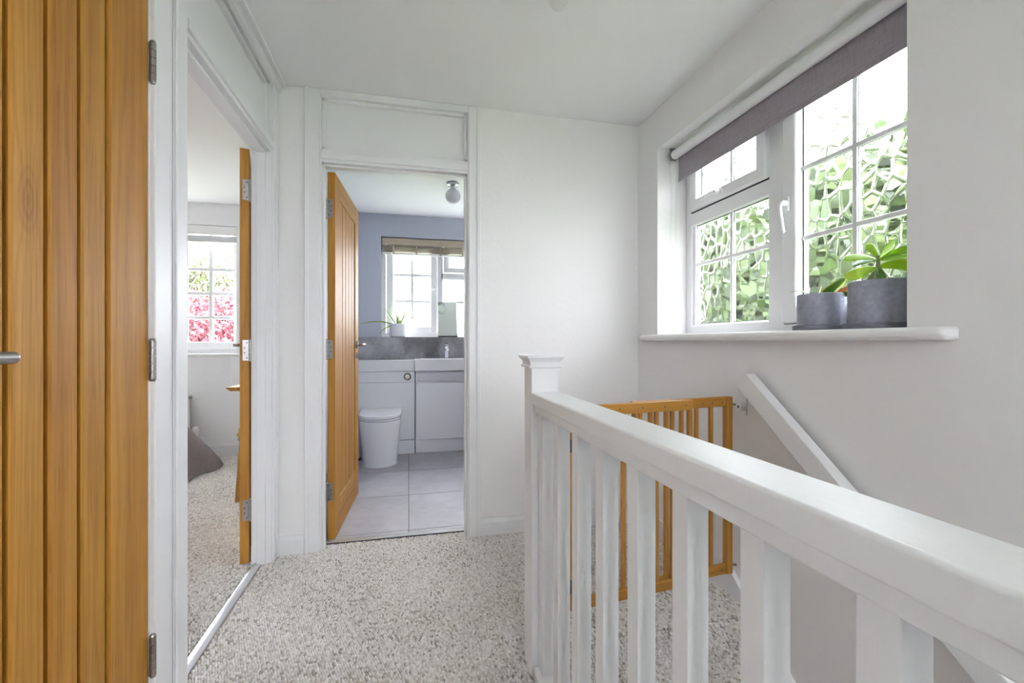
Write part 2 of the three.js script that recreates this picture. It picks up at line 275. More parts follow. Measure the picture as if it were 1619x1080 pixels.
// stairs: thirteen risers going down towards the viewer
const RISE = 0.19, GO = 0.24, stairs = room('staircase', 'carpeted stairs going down behind the white balustrade', 'stairs', [0, 0, 0]);
const nose = 0.018, stepAreas = [];
for (let k = 0; k <= 12; k++) {                       // riser k stands at d = STAIR - k * GO, from y = -k * RISE down
  const y = -k * RISE, d = STAIR - k * GO, seg = [[d + 0.3, y - RISE - 0.1], [d + 0.3, y - 0.004], [d + 0.02, y - 0.004]];
  for (let a = 0; a <= 6; a++) { const q = a / 6 * Math.PI; seg.push([d + 0.004 - nose * Math.sin(q), y - 0.004 - nose * (1 - Math.cos(q))]); }
  seg.push([d, y - RISE - 0.1]);
  part(stairs, 'tread', prismYD(k ? seg.map(([p, q]) => [Math.min(p, d + GO), q]) : seg.map(([p, q]) => [Math.min(p, d + 0.02), q]), 0.47, XR), M.carpetBase);
  if (k < 4) {
    if (k) stepAreas.push([0.475, XR - 0.03, d + 0.005, d + GO, (a, b) => ({ at: V(a, y, b) })]);
    stepAreas.push([0.475, XR - 0.03, 0, nose * Math.PI, (a, b) => { const q = b / nose; return { at: V(a, y - 0.004 - nose * (1 - Math.cos(q)), d + 0.004 - nose * Math.sin(q) - 0.003), turn: new THREE.Quaternion().setFromAxisAngle(new THREE.Vector3(1, 0, 0), q) }; }]);
    stepAreas.push([0.475, XR - 0.03, 0.036, RISE, (a, b) => ({ at: V(a, y - b, d - 0.003), turn: new THREE.Quaternion().setFromAxisAngle(new THREE.Vector3(1, 0, 0), Math.PI / 2) })]);
  }
}
pile(stairs, 13, stepAreas);
solid('floor_hall', B(-3.6, XR, -2.75, -2.47, DR, DE), M.carpetFar, 'carpet of the hall at the foot of the stairs', 'floor', 'structure');
solid('ground', B(-40, 40, -3.0, -2.76, -40, 60), M.lawn, 'green lawn of the garden below the windows', 'lawn', 'structure');

// baseboards and the sloping string board on the stair wall
const skirtPts = (h, t) => [[0, 0], [t, 0], [t, h - 0.02], [t * 0.55, h - 0.006], [t * 0.35, h], [0, h]];
function skirtX(name, label, x0, x1, d, h = 0.095, t = 0.017) {   // on a wall facing the viewer
  solid(name, uvBox(new THREE.ExtrudeGeometry(new THREE.Shape(skirtPts(h, t).map(([a, b]) => new THREE.Vector2(-a, b))), { depth: x1 - x0, bevelEnabled: false }).applyMatrix4(new THREE.Matrix4().set(0, 0, 1, x0, 0, 1, 0, 0, -1, 0, 0, -d, 0, 0, 0, 1))), M.paint, label, 'baseboard', 'structure');
}
skirtX('baseboard_back', 'white baseboard between bathroom doorway and stair corner', 0.383, XR, DB);
skirtX('baseboard_between_doors', 'short white baseboard between the two doorways', -0.63, -0.514, DB);
skirtX('baseboard_bedroom', 'white baseboard under the bedroom window', -3.6, XL - 0.1, DE, 0.12);
solid('baseboard_right', merge([B(XR - 0.017, XR, 0, 0.105, STAIR + 0.13, DB - 0.017), prismYD([[STAIR + 0.13, 0.105], [STAIR + 0.13, -0.16], [DR + 0.3, -0.16 - (STAIR + 0.13 - DR - 0.3) * RISE / GO], [DR + 0.3, 0.105 - (STAIR + 0.13 - DR - 0.3) * RISE / GO]], XR - 0.02, XR)]), M.paint, 'white baseboard and sloping string board on the stair wall', 'baseboard', 'structure');

// ------------------------------------------------------------------ door frames (to the ceiling, with a panel over the door)
const HEAD = 1.985;
function frameSet(g, P, s0, s1, face, back, outer0, outer1) {
  // P(name, s0, s1, y0, y1, t0, t1, r): box along the wall s, depth t measured from the wall face into the wall (negative = proud)
  const T = back;
  P('jamb', s0 - 0.028, s0, 0, CE - 0.03, -0.004, T); P('jamb', s1, s1 + 0.028, 0, CE - 0.03, -0.004, T); P('frame_head', s0 - 0.028, s1 + 0.028, CE - 0.035, CE - 0.002, -0.004, T);
  P('transom', s0, s1, HEAD, 2.055, -0.004, T); P('transom_bead', s0 - 0.002, s1 + 0.002, 2.000, 2.034, -0.016, 0.01);
  P('door_stop', s0, s0 + 0.012, 0, HEAD, 0.02, 0.06); P('door_stop', s1 - 0.012, s1, 0, HEAD, 0.02, 0.06); P('door_stop', s0, s1, HEAD - 0.012, HEAD, 0.02, 0.06);
  P('transom_panel', s0 + 0.004, s1 - 0.004, 2.055, 2.304, 0.030, 0.045);
  P('panel_bead', s0, s0 + 0.018, 2.055, 2.32, 0.012, 0.032); P('panel_bead', s1 - 0.018, s1, 2.055, 2.32, 0.012, 0.032);
  P('panel_bead', s0, s1, 2.055, 2.07, 0.012, 0.032); P('panel_bead', s0, s1, 2.304, 2.322, 0.012, 0.032);
  for (const [a, b] of [[outer0, s0 - 0.006], [s1 + 0.006, outer1]]) { P('architrave', a, b, 0, CE - 0.001, -0.014, 0, 0.005); P('architrave_band', a < s0 ? a : b - 0.02, a < s0 ? a + 0.02 : b, 0, CE - 0.001, -0.02, -0.012, 0.005); }
  P('architrave', s0 - 0.006, s1 + 0.006, 2.318, CE - 0.001, -0.014, 0, 0.004);
}
const bathFrame = room('trim_1', 'white bathroom door frame with a blank panel over the door', 'door frame', [-0.06, 0, DB]);
frameSet(bathFrame, (n, s0, s1, y0, y1, t0, t1, r = 0.003) => wpart(bathFrame, n, R(s0, s1, y0, y1, DB + t0, DB + t1, r), M.paint), BD.x0, BD.x1, 0, 0.1, -0.512, 0.383);
const bedFrame = room('trim_2', 'white bedroom door frame with a blank panel over the opening', 'door frame', [XL, 0, 1.97]);
frameSet(bedFrame, (n, s0, s1, y0, y1, t0, t1, r = 0.003) => wpart(bedFrame, n, R(XL - t1, XL - t0, y0, y1, s0, s1, r), M.paint), ED.d0, ED.d1, 0, 0.085, ED.d0 - 0.085, DB - 0.008);
wpart(bedFrame, 'cornice', R(XL, XL + 0.03, CE - 0.045, CE, 1.4, DB, 0.008, 2), M.paint); wpart(bedFrame, 'cornice', R(XL + 0.01, XL + 0.055, CE - 0.016, CE, 1.4, DB, 0.006, 2), M.paint);
const cupFrame = room('trim_3', 'white frame around the tall oak cupboard door', 'door frame', [XL, 0, 1.0]);
for (const [n, s0, s1, y0, y1, t0, t1] of [['jamb', CD.d1, CD.d1 + 0.02, 0, CE, 0, 0.05], ['jamb', CD.d0 - 0.02, CD.d0, 0, CE, 0, 0.05], ['architrave', CD.d1 + 0.004, ED.d0 - 0.092, 0, CE, -0.012, 0.004], ['architrave', CD.d0 - 0.075, CD.d0 - 0.004, 0, CE, -0.016, 0], ['frame_head', CD.d0, CD.d1, 2.0, CE, 0, 0.05]])
  wpart(cupFrame, n, R(XL - t1, XL - t0, y0, y1, s0, s1, 0.004), M.paint);

// metal threshold strips
const strip = (L) => { const pts = [[-0.019, 0], [-0.017, 0.003], [-0.008, 0.0065], [-0.007, 0.005], [-0.002, 0.0075], [0, 0.006], [0.002, 0.0075], [0.007, 0.005], [0.008, 0.0065], [0.017, 0.003], [0.019, 0]].map(([a, b]) => new THREE.Vector2(a, b)); return uvBox(new THREE.ExtrudeGeometry(new THREE.Shape(pts), { depth: L, bevelEnabled: false })); };
solid('trim_4', strip(ED.d1 - ED.d0).translate(-0.708, 0.003, -ED.d1), M.alu, 'ridged silver threshold strip across the bedroom doorway', 'threshold', 'structure');
{ const g = strip(BD.x1 - BD.x0); g.rotateY(Math.PI / 2); g.translate(BD.x0, 0.001, -(DB + 0.105)); solid('trim_5', g, M.alu, 'ridged silver threshold strip under the bathroom door', 'threshold', 'structure'); }

// ------------------------------------------------------------------ oak plank doors
// local axes: hinge edge at x = 0, door towards +x, front face at +z, thickness 40 mm
function lever(parent, x, y, z, out, dir) {            // out: +1 / -1 side in z; dir: which way the lever points along x
  const h = new THREE.Group(); h.name = 'lever_handle'; parent.add(h);
  const rose = cyl(0.026, 0.026, 0.009, 28).rotateX(Math.PI / 2).translate(x, y, z + out * 0.0045); part(h, 'rose', rose, M.steel);
  const bar = tube([new THREE.Vector3(x, y, z + out * 0.006), new THREE.Vector3(x, y, z + out * 0.04), new THREE.Vector3(x + dir * 0.012, y, z + out * 0.052), new THREE.Vector3(x + dir * 0.04, y, z + out * 0.054), new THREE.Vector3(x + dir * 0.12, y, z + out * 0.054)], 0.0095, 30, 14);
  const cap = new THREE.SphereGeometry(0.0095, 14, 8).translate(x + dir * 0.12, y, z + out * 0.054);
  part(h, 'lever', merge([bar, cap]), M.steel); return h;
}
function oakDoor(o, W, H, stile, n, leverDir, special = {}) {
  const T = 0.02, kinds = [M.oak, M.oakPale, M.oakDeep], pick = (i) => kinds[(i * 7 + (special.seed ?? 0)) % 3];
  const box = (x0, x1, y0, y1, t, i, swap) => uvBox(R(x0, x1, y0, y1, -t, t, 0.002), i * 0.137 + 0.05, i * 0.31, swap);
  part(o, 'stile', box(0, stile, 0, H, T, 1), M.oak); part(o, 'stile', box(W - stile, W, 0, H, T, 2), M.oak);
  part(o, 'top_rail', box(stile, W - stile, H - 0.115, H, T, 3, true), M.oakPale); part(o, 'bottom_rail', box(stile, W - stile, 0, 0.19, T, 4, true), M.oakPale);
  part(o, 'groove_core', box(stile, W - stile, 0.19, H - 0.115, 0.003, 5), M.oakDeep);
  const w = (W - 2 * stile) / n, v = special.v ?? 0.006;
  for (let i = 0; i < n; i++) {
    const x0 = stile + i * w + v, x1 = stile + (i + 1) * w - v, f = special.proud ?? 0.014, s = new THREE.Shape([[x0, -f + 0.004], [x0 + 0.004, -f], [x1 - 0.004, -f], [x1, -f + 0.004], [x1, f - 0.004], [x1 - 0.004, f], [x0 + 0.004, f], [x0, f - 0.004]].map(([a, b]) => new THREE.Vector2(a, b)));
    const g = new THREE.ExtrudeGeometry(s, { depth: H - 0.115 - 0.19, bevelEnabled: false }); g.applyMatrix4(new THREE.Matrix4().set(1, 0, 0, 0, 0, 0, 1, 0.19, 0, -1, 0, 0, 0, 0, 0, 1));
    const knot = special.knot === i; part(o, 'plank', uvBox(g, knot ? special.knotUV[0] : i * 0.093 + 0.02 + (special.seed ?? 0) * 0.05, knot ? special.knotUV[1] : i * 0.57), knot ? M.oakKnot : pick(i));
  }
  if (!special.frontOnly) lever(o, W - 0.06, 1.04, 0.02, 1, leverDir); lever(o, W - (special.frontOnly ? 0.038 : 0.06), 1.04, -0.02, -1, leverDir);
  part(o, 'latch_plate', R(W - 0.001, W + 0.0015, 0.93, 1.08, -0.012, 0.012, 0.0005), M.steel);
}
function hinge(o, x, y, z, sx) {              // knuckle at (x, z); two leaves. sx: leaf direction vectors [[dx, dz], [dx, dz]]
  const h = new THREE.Group(); h.name = 'hinge'; o.add(h);
  for (let k = 0; k < 5; k++) part(h, 'knuckle', cyl(0.0078, 0.0078, 0.0188, 16).translate(x, y - 0.04 + k * 0.02, z), M.steel);
  for (const e of [-1, 1]) part(h, 'pin_end', cyl(e > 0 ? 0.0055 : 0.0075, e > 0 ? 0.0075 : 0.0055, 0.005, 16).translate(x, y + e * 0.0525, z), M.steel);
  for (const [dx, dz, nx, nz] of sx) {
    const g = new THREE.BoxGeometry(0.028, 0.098, 0.0022), a = Math.atan2(-dz, dx); g.rotateY(a); g.translate(x + dx * 0.018 + nx * 0.002, y, z + dz * 0.018 + nz * 0.002); part(h, 'hinge_leaf', uvBox(g), M.steel);
    for (const [u, w] of [[0.014, 0.036], [0.024, 0.012], [0.024, -0.012], [0.014, -0.036]]) { const s = cyl(0.0032, 0.0032, 0.001, 10); s.applyQuaternion(new THREE.Quaternion().setFromUnitVectors(new THREE.Vector3(0, 1, 0), new THREE.Vector3(nx, 0, nz))); s.translate(x + dx * u + nx * 0.0035, y + w, z + dz * u + nz * 0.0035); part(h, 'screw', s, M.dark); }
  }
}
// cupboard door: shut; local +x runs towards the viewer, local -z faces the landing
const cupDoor = room('door_1', 'large closed oak plank door beside the white frame, nearest the viewer', 'door', [XL - 0.02, 0.005, CD.d1 - 0.004]);
cupDoor.rotation.y = -Math.PI / 2;
oakDoor(cupDoor, 0.64, 1.98, 0.148, 4, -1, { seed: 1, v: 0.0065, proud: 0.0145, knot: 2, knotUV: [-0.283, -0.265], frontOnly: true });
for (const y of [0.257, 1.018, 1.783]) hinge(cupDoor, -0.004, y, -0.028, []);
// bathroom door: swung in, hinged on the far side of the frame; local +z faces the visible side
const bathDoor = room('door_2', 'oak plank door standing open into the bathroom', 'door', [BD.x0 + 0.029, 0.008, DB + 0.118]);
bathDoor.rotation.y = 86.8 * Math.PI / 180;
oakDoor(bathDoor, 0.737, 1.972, 0.119, 5, -1, { seed: 2, v: 0.004 });
for (const y of [0.255, 1.02, 1.775]) hinge(bathDoor, -0.004, y, -0.024, [[0, 1, -1, 0], [-0.998, 0.056, 0.056, 0.998]]);
part(bathDoor, 'thumb_turn', merge([cyl(0.022, 0.022, 0.006, 24).rotateX(Math.PI / 2).translate(0.677, 0.965, 0.023), new RoundedBoxGeometry(0.006, 0.024, 0.02, 1, 0.002).translate(0.677, 0.965, 0.034)]), M.steel);
// bedroom door: swung right round towards the bedroom wall
const bedDoor = room('door_3', 'oak bedroom door seen edge on with three steel hinges', 'door', [-0.764, 0.008, ED.d1 + 0.004]);
bedDoor.rotation.y = 105.5 * Math.PI / 180;
oakDoor(bedDoor, 0.762, 1.985, 0.119, 5, -1, { seed: 0, v: 0.004 });
for (const y of [0.257, 1.02, 1.785]) hinge(bedDoor, -0.006, y, 0.024, [[0, -1, -1, 0], [-0.267, 0.964, -0.964, -0.267]]);

// ------------------------------------------------------------------ windows
// local axes: x along the opening as seen from inside, y up, z towards the room; glass at z = 0
function member(o, name, x0, x1, y0, y1, z0, z1, m = M.upvc, r = 0.006) { return part(o, name, R(x0, x1, y0, y1, -z1, -z0, r, 2), m); }
function ring(o, name, x0, x1, y0, y1, w, z0, z1, r = 0.006, m = M.upvc) {       // four mitred-looking members joined into one frame
  return part(o, name, merge([R(x0, x1, y0, y0 + w, -z1, -z0, r, 2), R(x0, x1, y1 - w, y1, -z1, -z0, r, 2), R(x0 - 0.0004, x0 + w, y0 - 0.0004, y1 + 0.0004, -z1 - 0.0007, -z0 + 0.0007, r, 2), R(x1 - w, x1 + 0.0004, y0 - 0.0004, y1 + 0.0004, -z1 - 0.0007, -z0 + 0.0007, r, 2)]), m);
}
// one light: glass between x0..x1, y0..y1 with bars at xs, ys; each pane a piece of its own
function light(o, x0, x1, y0, y1, xs, ys, glass, slabGlass, bw = 0.018, bz = 0.009) {
  const X = [x0, ...xs, x1], Y = [y0, ...ys, y1];
  for (let i = 0; i + 1 < X.length; i++) for (let j = 0; j + 1 < Y.length; j++) part(o, 'pane', slabGlass ? B(X[i] + 0.0004, X[i + 1] - 0.0004, Y[j] + 0.0004, Y[j + 1] - 0.0004, -0.002, 0.002) : uvBox(new THREE.PlaneGeometry(X[i + 1] - X[i] - 0.001, Y[j + 1] - Y[j] - 0.001).translate((X[i] + X[i + 1]) / 2, (Y[j] + Y[j + 1]) / 2, 0)), glass);
  for (const x of xs) for (const s of [-1, 1]) part(o, 'glazing_bar', R(x - bw / 2, x + bw / 2, y0, y1, s < 0 ? 0.0025 : -bz - 0.0025, s < 0 ? bz + 0.0025 : -0.0025, 0.004), M.upvc);
  for (const y of ys) for (const s of [-1, 1]) part(o, 'glazing_bar', R(x0, x1, y - bw / 2, y + bw / 2, s < 0 ? 0.0028 : -bz - 0.0022, s < 0 ? bz + 0.0022 : -0.0028, 0.004), M.upvc);
  part(o, 'gasket', merge([B(x0, x1, y0, y0 + 0.004, -0.0045, -0.0021), B(x0, x1, y1 - 0.005, y1, -0.0045, -0.0021), B(x0, x0 + 0.004, y0 + 0.004, y1 - 0.005, -0.0045, -0.0021), B(x1 - 0.004, x1, y0 + 0.004, y1 - 0.005, -0.0045, -0.0021)]), M.upvcDark);
}
function windowHandle(o, x, y, z, turn) {              // lever pointing down by default
  const h = new THREE.Group(); h.name = 'window_handle'; o.add(h);
  const q = (g) => { g.rotateZ(turn); g.translate(x, y, z); return g; };
  part(h, 'handle_plate', q(new RoundedBoxGeometry(0.026, 0.062, 0.012, 2, 0.005).translate(0, 0, 0.006)), M.upvc);
  part(h, 'handle_lever', q(merge([cyl(0.011, 0.012, 0.03, 18).rotateX(Math.PI / 2).translate(0, 0.004, 0.02), tube([new THREE.Vector3(0, 0.006, 0.032), new THREE.Vector3(0, -0.012, 0.040), new THREE.Vector3(0, -0.045, 0.036), new THREE.Vector3(0, -0.08, 0.030), new THREE.Vector3(0, -0.108, 0.026)], 0.0082, 24, 12), new THREE.SphereGeometry(0.0095, 12, 8).translate(0, -0.108, 0.026)])), M.upvc);
  part(h, 'key_lock', q(cyl(0.0045, 0.0045, 0.004, 12).rotateX(Math.PI / 2).translate(0, 0.004, 0.036)), M.steel);
}
// landing window: fixed light with a vent above, and a casement
const lwin = room('window_1', 'wide white landing window with obscured glass in small panes', 'window', [1.535, LW.y0, LW.d1]);
lwin.rotation.y = -Math.PI / 2;
{
  const W = LW.d1 - LW.d0, H = LW.y1 - LW.y0;
  ring(lwin, 'outer_frame', 0, W, 0, H, 0.05, -0.04, 0.022);
  member(lwin, 'mullion', 0.588, 0.672, 0.03, H - 0.03, -0.04, 0.022); member(lwin, 'transom', 0.04, 0.6, 0.594, 0.662, -0.04, 0.022);
  part(lwin, 'glazing_bead', merge([R(0.045, 0.07, 0.039, 0.601, -0.0126, -0.0034, 0.003), R(0.582, 0.6, 0.039, 0.601, -0.0126, -0.0034, 0.003), R(0.05, 0.6, 0.04, 0.056, -0.012, -0.004, 0.003), R(0.05, 0.6, 0.59, 0.6, -0.012, -0.004, 0.003)]), M.upvc);
  light(lwin, 0.07, 0.584, 0.055, 0.592, [0.345], [0.378], M.obscure, true);
  part(lwin, 'vent_gasket', merge([B(0.05, 0.594, 0.6625, 0.669, -0.024, -0.018), B(0.0495, 0.055, 0.663, H - 0.05, -0.024, -0.018)]), M.upvcDark);
  ring(lwin, 'vent_sash', 0.054, 0.592, 0.668, H - 0.035, 0.058, -0.03, 0.042, 0.009);
  light(lwin, 0.112, 0.534, 0.726, H - 0.093, [0.345], [], M.obscure, true);
  part(lwin, 'casement_gasket', merge([B(0.6745, 0.681, 0.033, H - 0.05, -0.024, -0.018), B(0.675, 1.22, 0.0325, 0.037, -0.024, -0.018)]), M.upvcDark);
  ring(lwin, 'casement_sash', 0.680, W - 0.03, 0.036, H - 0.035, 0.066, -0.03, 0.042, 0.009);
  light(lwin, 0.746, W - 0.096, 0.102, H - 0.1, [0.963], [0.372, 0.65], M.obscure, true);
  windowHandle(lwin, 0.712, 0.515, 0.042, 0); windowHandle(lwin, 0.30, 0.697, 0.042, -Math.PI / 2);
}
// the sill board projects from the wall and runs past the opening on both sides
{
  const pts = [[1.512, 1.073], [1.295, 1.073]]; for (let a = 0; a <= 8; a++) { const q = a / 8 * Math.PI; pts.push([1.295 - 0.0175 * Math.sin(q), 1.0905 - 0.0175 * Math.cos(q)]); } pts.push([1.512, 1.108]);
  const prof = (x1, d0, d1) => { const s = new THREE.Shape(pts.map(([x, y]) => new THREE.Vector2(Math.min(x, x1), y))), g = new THREE.ExtrudeGeometry(s, { depth: d1 - d0 - 0.03, bevelEnabled: true, bevelThickness: 0.015, bevelSize: 0.013, bevelOffset: -0.013, bevelSegments: 5, curveSegments: 6 }); g.translate(0, 0, -d1 + 0.015); return uvBox(g); };
  solid('window_sill_1', merge([prof(XR + 0.002, 0.836, 2.334), B(1.30, 1.515, 1.075, 1.1078, LW.d0, LW.d1)]), M.sill, 'long white bullnosed sill board under the landing window', 'window sill', 'structure');
}
// bathroom window: casement and vented light, frosted
const bwin = room('window_2', 'white bathroom window with frosted panes above the basin', 'window', [BW.x0, BW.y0, DE + 0.11]);
{
  const W = BW.x1 - BW.x0, H = BW.y1 - BW.y0;
  ring(bwin, 'outer_frame', 0, W, 0, H, 0.045, -0.04, 0.022); member(bwin, 'mullion', 0.565, 0.625, 0.03, H - 0.03, -0.04, 0.022); member(bwin, 'transom', 0.6, W - 0.03, 0.61, 0.675, -0.04, 0.022);
  ring(bwin, 'casement_sash', 0.05, 0.562, 0.04, H - 0.035, 0.066, -0.03, 0.04, 0.009); light(bwin, 0.116, 0.498, 0.106, H - 0.1, [0.307], [0.372, 0.645], M.frost, false, 0.03, 0.014);
  ring(bwin, 'vent_sash', 0.632, W - 0.04, 0.68, H - 0.035, 0.055, -0.03, 0.04, 0.009); light(bwin, 0.687, W - 0.095, 0.735, H - 0.09, [1.03], [], M.frost, false, 0.03, 0.014);
  light(bwin, 0.632, W - 0.045, 0.05, 0.61, [1.03], [0.372], M.frost, false, 0.03, 0.014);
  windowHandle(bwin, 0.53, 0.5, 0.04, -Math.PI * 0.42);
  part(bwin, 'inner_sill', B(0, W, -0.012, 0.0, -0.11, 0), M.sill);
}
// bedroom window: clear panes
const ewin = room('window_3', 'white bedroom window with clear panes onto the garden', 'window', [EW.x0, EW.y0, DE + 0.1]);
{
  const W = EW.x1 - EW.x0, H = EW.y1 - EW.y0;
  ring(ewin, 'outer_frame', 0, W, 0, H, 0.045, -0.04, 0.022);
  for (const [a, b] of [[0.03, 0.60], [0.67, 1.32], [W - 0.48, W - 0.015]]) {
    ring(ewin, 'casement_sash', a, b, 0.035, H - 0.03, 0.032, -0.03, 0.035, 0.008); const y0 = 0.112, p = 0.228;
    member(ewin, 'bottom_rail', a, b, 0.06, y0, -0.02, 0.03); light(ewin, a + 0.034, b - 0.034, y0, H - 0.065, [(a + b) / 2], [y0 + p, y0 + 2 * p, y0 + 3 * p], M.clear, false, 0.032, 0.014);
  }
  for (const [x, h] of [[0.635, 0.032], [(1.325 + W - 0.485) / 2, (W - 0.485 - 1.325) / 2]]) member(ewin, 'mullion', x - h, x + h, 0.03, H - 0.03, -0.04, 0.022);
  windowHandle(ewin, W - 0.462, 0.5, 0.035, 0);
}
solid('window_sill_2', R(EW.x0 - 0.03, EW.x1 + 0.03, EW.y0 - 0.022, EW.y0 + 0.003, DE - 0.03, DE + 0.09, 0.008, 2), M.sill, 'white sill board under the bedroom window', 'window sill', 'structure');
// window behind the viewer
const rwin = room('window_4', 'white stair window behind the viewer', 'window', [RW.x1, RW.y0, DR - 0.12]);
rwin.rotation.y = Math.PI;
{ const W = RW.x1 - RW.x0, H = RW.y1 - RW.y0; ring(rwin, 'outer_frame', 0, W, 0, H, 0.05, -0.04, 0.03); member(rwin, 'transom', 0.05, W - 0.05, 0.72, 0.77, -0.04, 0.03); for (const [a, b] of [[0.05, 0.72], [0.77, H - 0.05]]) light(rwin, 0.05, W - 0.05, a, b, [], [], M.clear, false); }

// ------------------------------------------------------------------ balustrade
const bal = thing('balustrade', 'white painted balustrade with square newel post along the stair edge', 'balustrade', [0.427, 0, 1.43]);
{
  const post = wpart(bal, 'newel_post', R(0.382, 0.472, -0.3, 0.99, 1.385, 1.475, 0.004, 2), M.railpaint);
  const c = 0.427, e = 1.43, sq = (h, y0, y1, r) => R(c - h, c + h, y0, y1, e - h, e + h, r, 3);
  const capProfile = [[0.047, 0.984], [0.052, 0.985], [0.0545, 0.989], [0.0535, 0.993], [0.0485, 0.995], [0.0500, 1.004], [0.0545, 1.011], [0.0590, 1.015], [0.0615, 1.018], [0.0615, 1.024], [0.0595, 1.027], [0.001, 1.0275]];
  const g = new THREE.LatheGeometry(capProfile.map(([r, y]) => new THREE.Vector2(r * Math.SQRT2, y)), 4, Math.PI / 4).toNonIndexed(); g.computeVertexNormals(); g.translate(c, 0, -e); uvBox(g);
  wpart(post, 'post_cap', g, M.railpaint);
  // handrail: flat cap with eased edges over a narrower fillet
  wpart(bal, 'handrail', R(0.382, 0.474, 0.868, 0.908, -2.0, 1.386, 0.006, 3), M.railpaint);
  wpart(bal, 'fillet', R(0.393, 0.463, 0.842, 0.869, -2.0, 1.386, 0.003), M.railpaint);
  wpart(bal, 'base_rail', R(0.388, 0.466, -0.02, 0.03, -2.0, 1.386, 0.006, 2), M.railpaint);
  for (let k = 0; k < 22; k++) { const d = 1.338 - k * 0.149; if (d > -1.9) wpart(bal, 'baluster', R(0.404, 0.441, 0.028, 0.843, d, d + 0.04, 0.002), M.railpaint); }
}
// wall handrail on the stair wall
const wrail = thing('wall_handrail', 'white sloping board handrail fixed to the stair wall', 'handrail', [1.29, 0.9, 1.5]);
{
  const k = RISE / GO, y = (d) => 0.892 + (d - 1.541) * k, h = 0.1, L = 2.9;
  const s = new THREE.Shape([[1.541, 0.892], [1.490, 0.945], [1.490 - L, 0.945 - L * k], [1.541 - L, 0.892 - L * k]].map(([d, q]) => new THREE.Vector2(d, q)));
  const g = new THREE.ExtrudeGeometry(s, { depth: 0.036, bevelEnabled: true, bevelThickness: 0.003, bevelSize: 0.003, bevelOffset: -0.003, bevelSegments: 2 }); g.applyMatrix4(new THREE.Matrix4().set(0, 0, 1, 1.274, 0, 1, 0, 0, -1, 0, 0, 0, 0, 0, 0, 1));
  wpart(wrail, 'rail_board', uvBox(g), M.railpaint);
  for (const d of [1.3, 0.5, -0.3]) wpart(wrail, 'bracket', R(1.30, XR, y(d) + 0.02, y(d) + 0.06, d - 0.02, d + 0.02, 0.003), M.steel);
}

// ------------------------------------------------------------------ wooden stair gate across the top of the stairs
const gate = thing('stair_gate', 'wooden baby gate with vertical bars across the top of the stairs', 'gate', [0.56, 0.08, 1.514]);
gate.rotation.y = Math.atan2(0.085, 0.755);            // local x from the newel to the wall, y up from the lower rail
{
  const beech = (n, g, m = M.beech) => part(gate, n, g, m), y0 = 0.03, y1 = 0.76, hz = 0.04;
  const bx = (x0, x1, a, b, z0, z1, sw, i = 1) => uvBox(R(x0, x1, a, b, z0, z1, 0.004, 2), i * 0.11, i * 0.23, sw);
  // outer panel (nearer the stairs) and the sliding panel behind it
  beech('top_rail', bx(0.0, 0.535, y1 - hz, y1, -0.010, 0.010, true, 1)); beech('bottom_rail', bx(0.0, 0.535, y0, y0 + hz, -0.010, 0.010, true, 2));
  beech('sliding_top_rail', bx(0.27, 0.745, y1 - hz + 0.002, y1 + 0.002, 0.012, 0.032, true, 3)); beech('sliding_bottom_rail', bx(0.27, 0.745, y0, y0 + hz, 0.012, 0.032, true, 4));
  for (const x of [0.0, 0.515]) beech('end_stile', bx(x, x + 0.02, y0 + hz, y1 - hz, -0.009, 0.009, false, x * 9 + 3));
  for (let k = 1; k < 7; k++) beech('bar', bx(k * 0.0735 - 0.008, k * 0.0735 + 0.008, y0 + hz - 0.004, y1 - hz + 0.004, -0.008, 0.008, false, k));
  for (let k = 0; k < 6; k++) beech('bar', bx(0.283 + k * 0.0735 - 0.008, 0.283 + k * 0.0735 + 0.008, y0 + hz - 0.004, y1 - hz + 0.006, 0.014, 0.030, false, k + 9));
  beech('hinge_stile', bx(0.722, 0.752, y0, y1 + 0.002, 0.006, 0.034, false, 7));
  for (const x of [0.1, 0.2, 0.3, 0.4, 0.5]) part(gate, 'peg_hole', cyl(0.003, 0.003, 0.001, 10).rotateX(Math.PI / 2).translate(x, y1 - 0.02, 0.0102), M.dark);
  for (const x of [0.6, 0.65, 0.7]) for (const y of [y1 - 0.02, y0 + 0.02]) part(gate, 'peg_hole', cyl(0.003, 0.003, 0.001, 10).rotateX(Math.PI / 2).translate(x, y, -0.0115), M.dark);
  for (const y of [y1 - 0.03, y0 + 0.03]) part(gate, 'hinge_bolt', rod(new THREE.Vector3(0.75, y, -0.02), new THREE.Vector3(0.786, y - 0.004, -0.02), 0.005, 12), M.steel);
  for (const y of [0.62, 0.12]) part(gate, 'latch', new RoundedBoxGeometry(0.03, 0.05, 0.03, 1, 0.004).translate(-0.014, y, 0), M.dark);
}
const cup = thing('gate_bracket', 'small white plastic gate bracket on the wall under the handrail', 'bracket', [XR - 0.02, 0.80, 1.585]);
wpart(cup, 'backplate', R(XR - 0.008, XR, 0.77, 0.84, 1.555, 1.595, 0.004, 2), M.sill); wpart(cup, 'socket', uvBox(cyl(0.016, 0.018, 0.022, 20).rotateZ(Math.PI / 2)).translate(XR - 0.018, 0.805, -1.573), M.sill); wpart(cup, 'screw', cyl(0.005, 0.005, 0.002, 12).rotateZ(Math.PI / 2).translate(XR - 0.0295, 0.805, -1.573), M.dark);

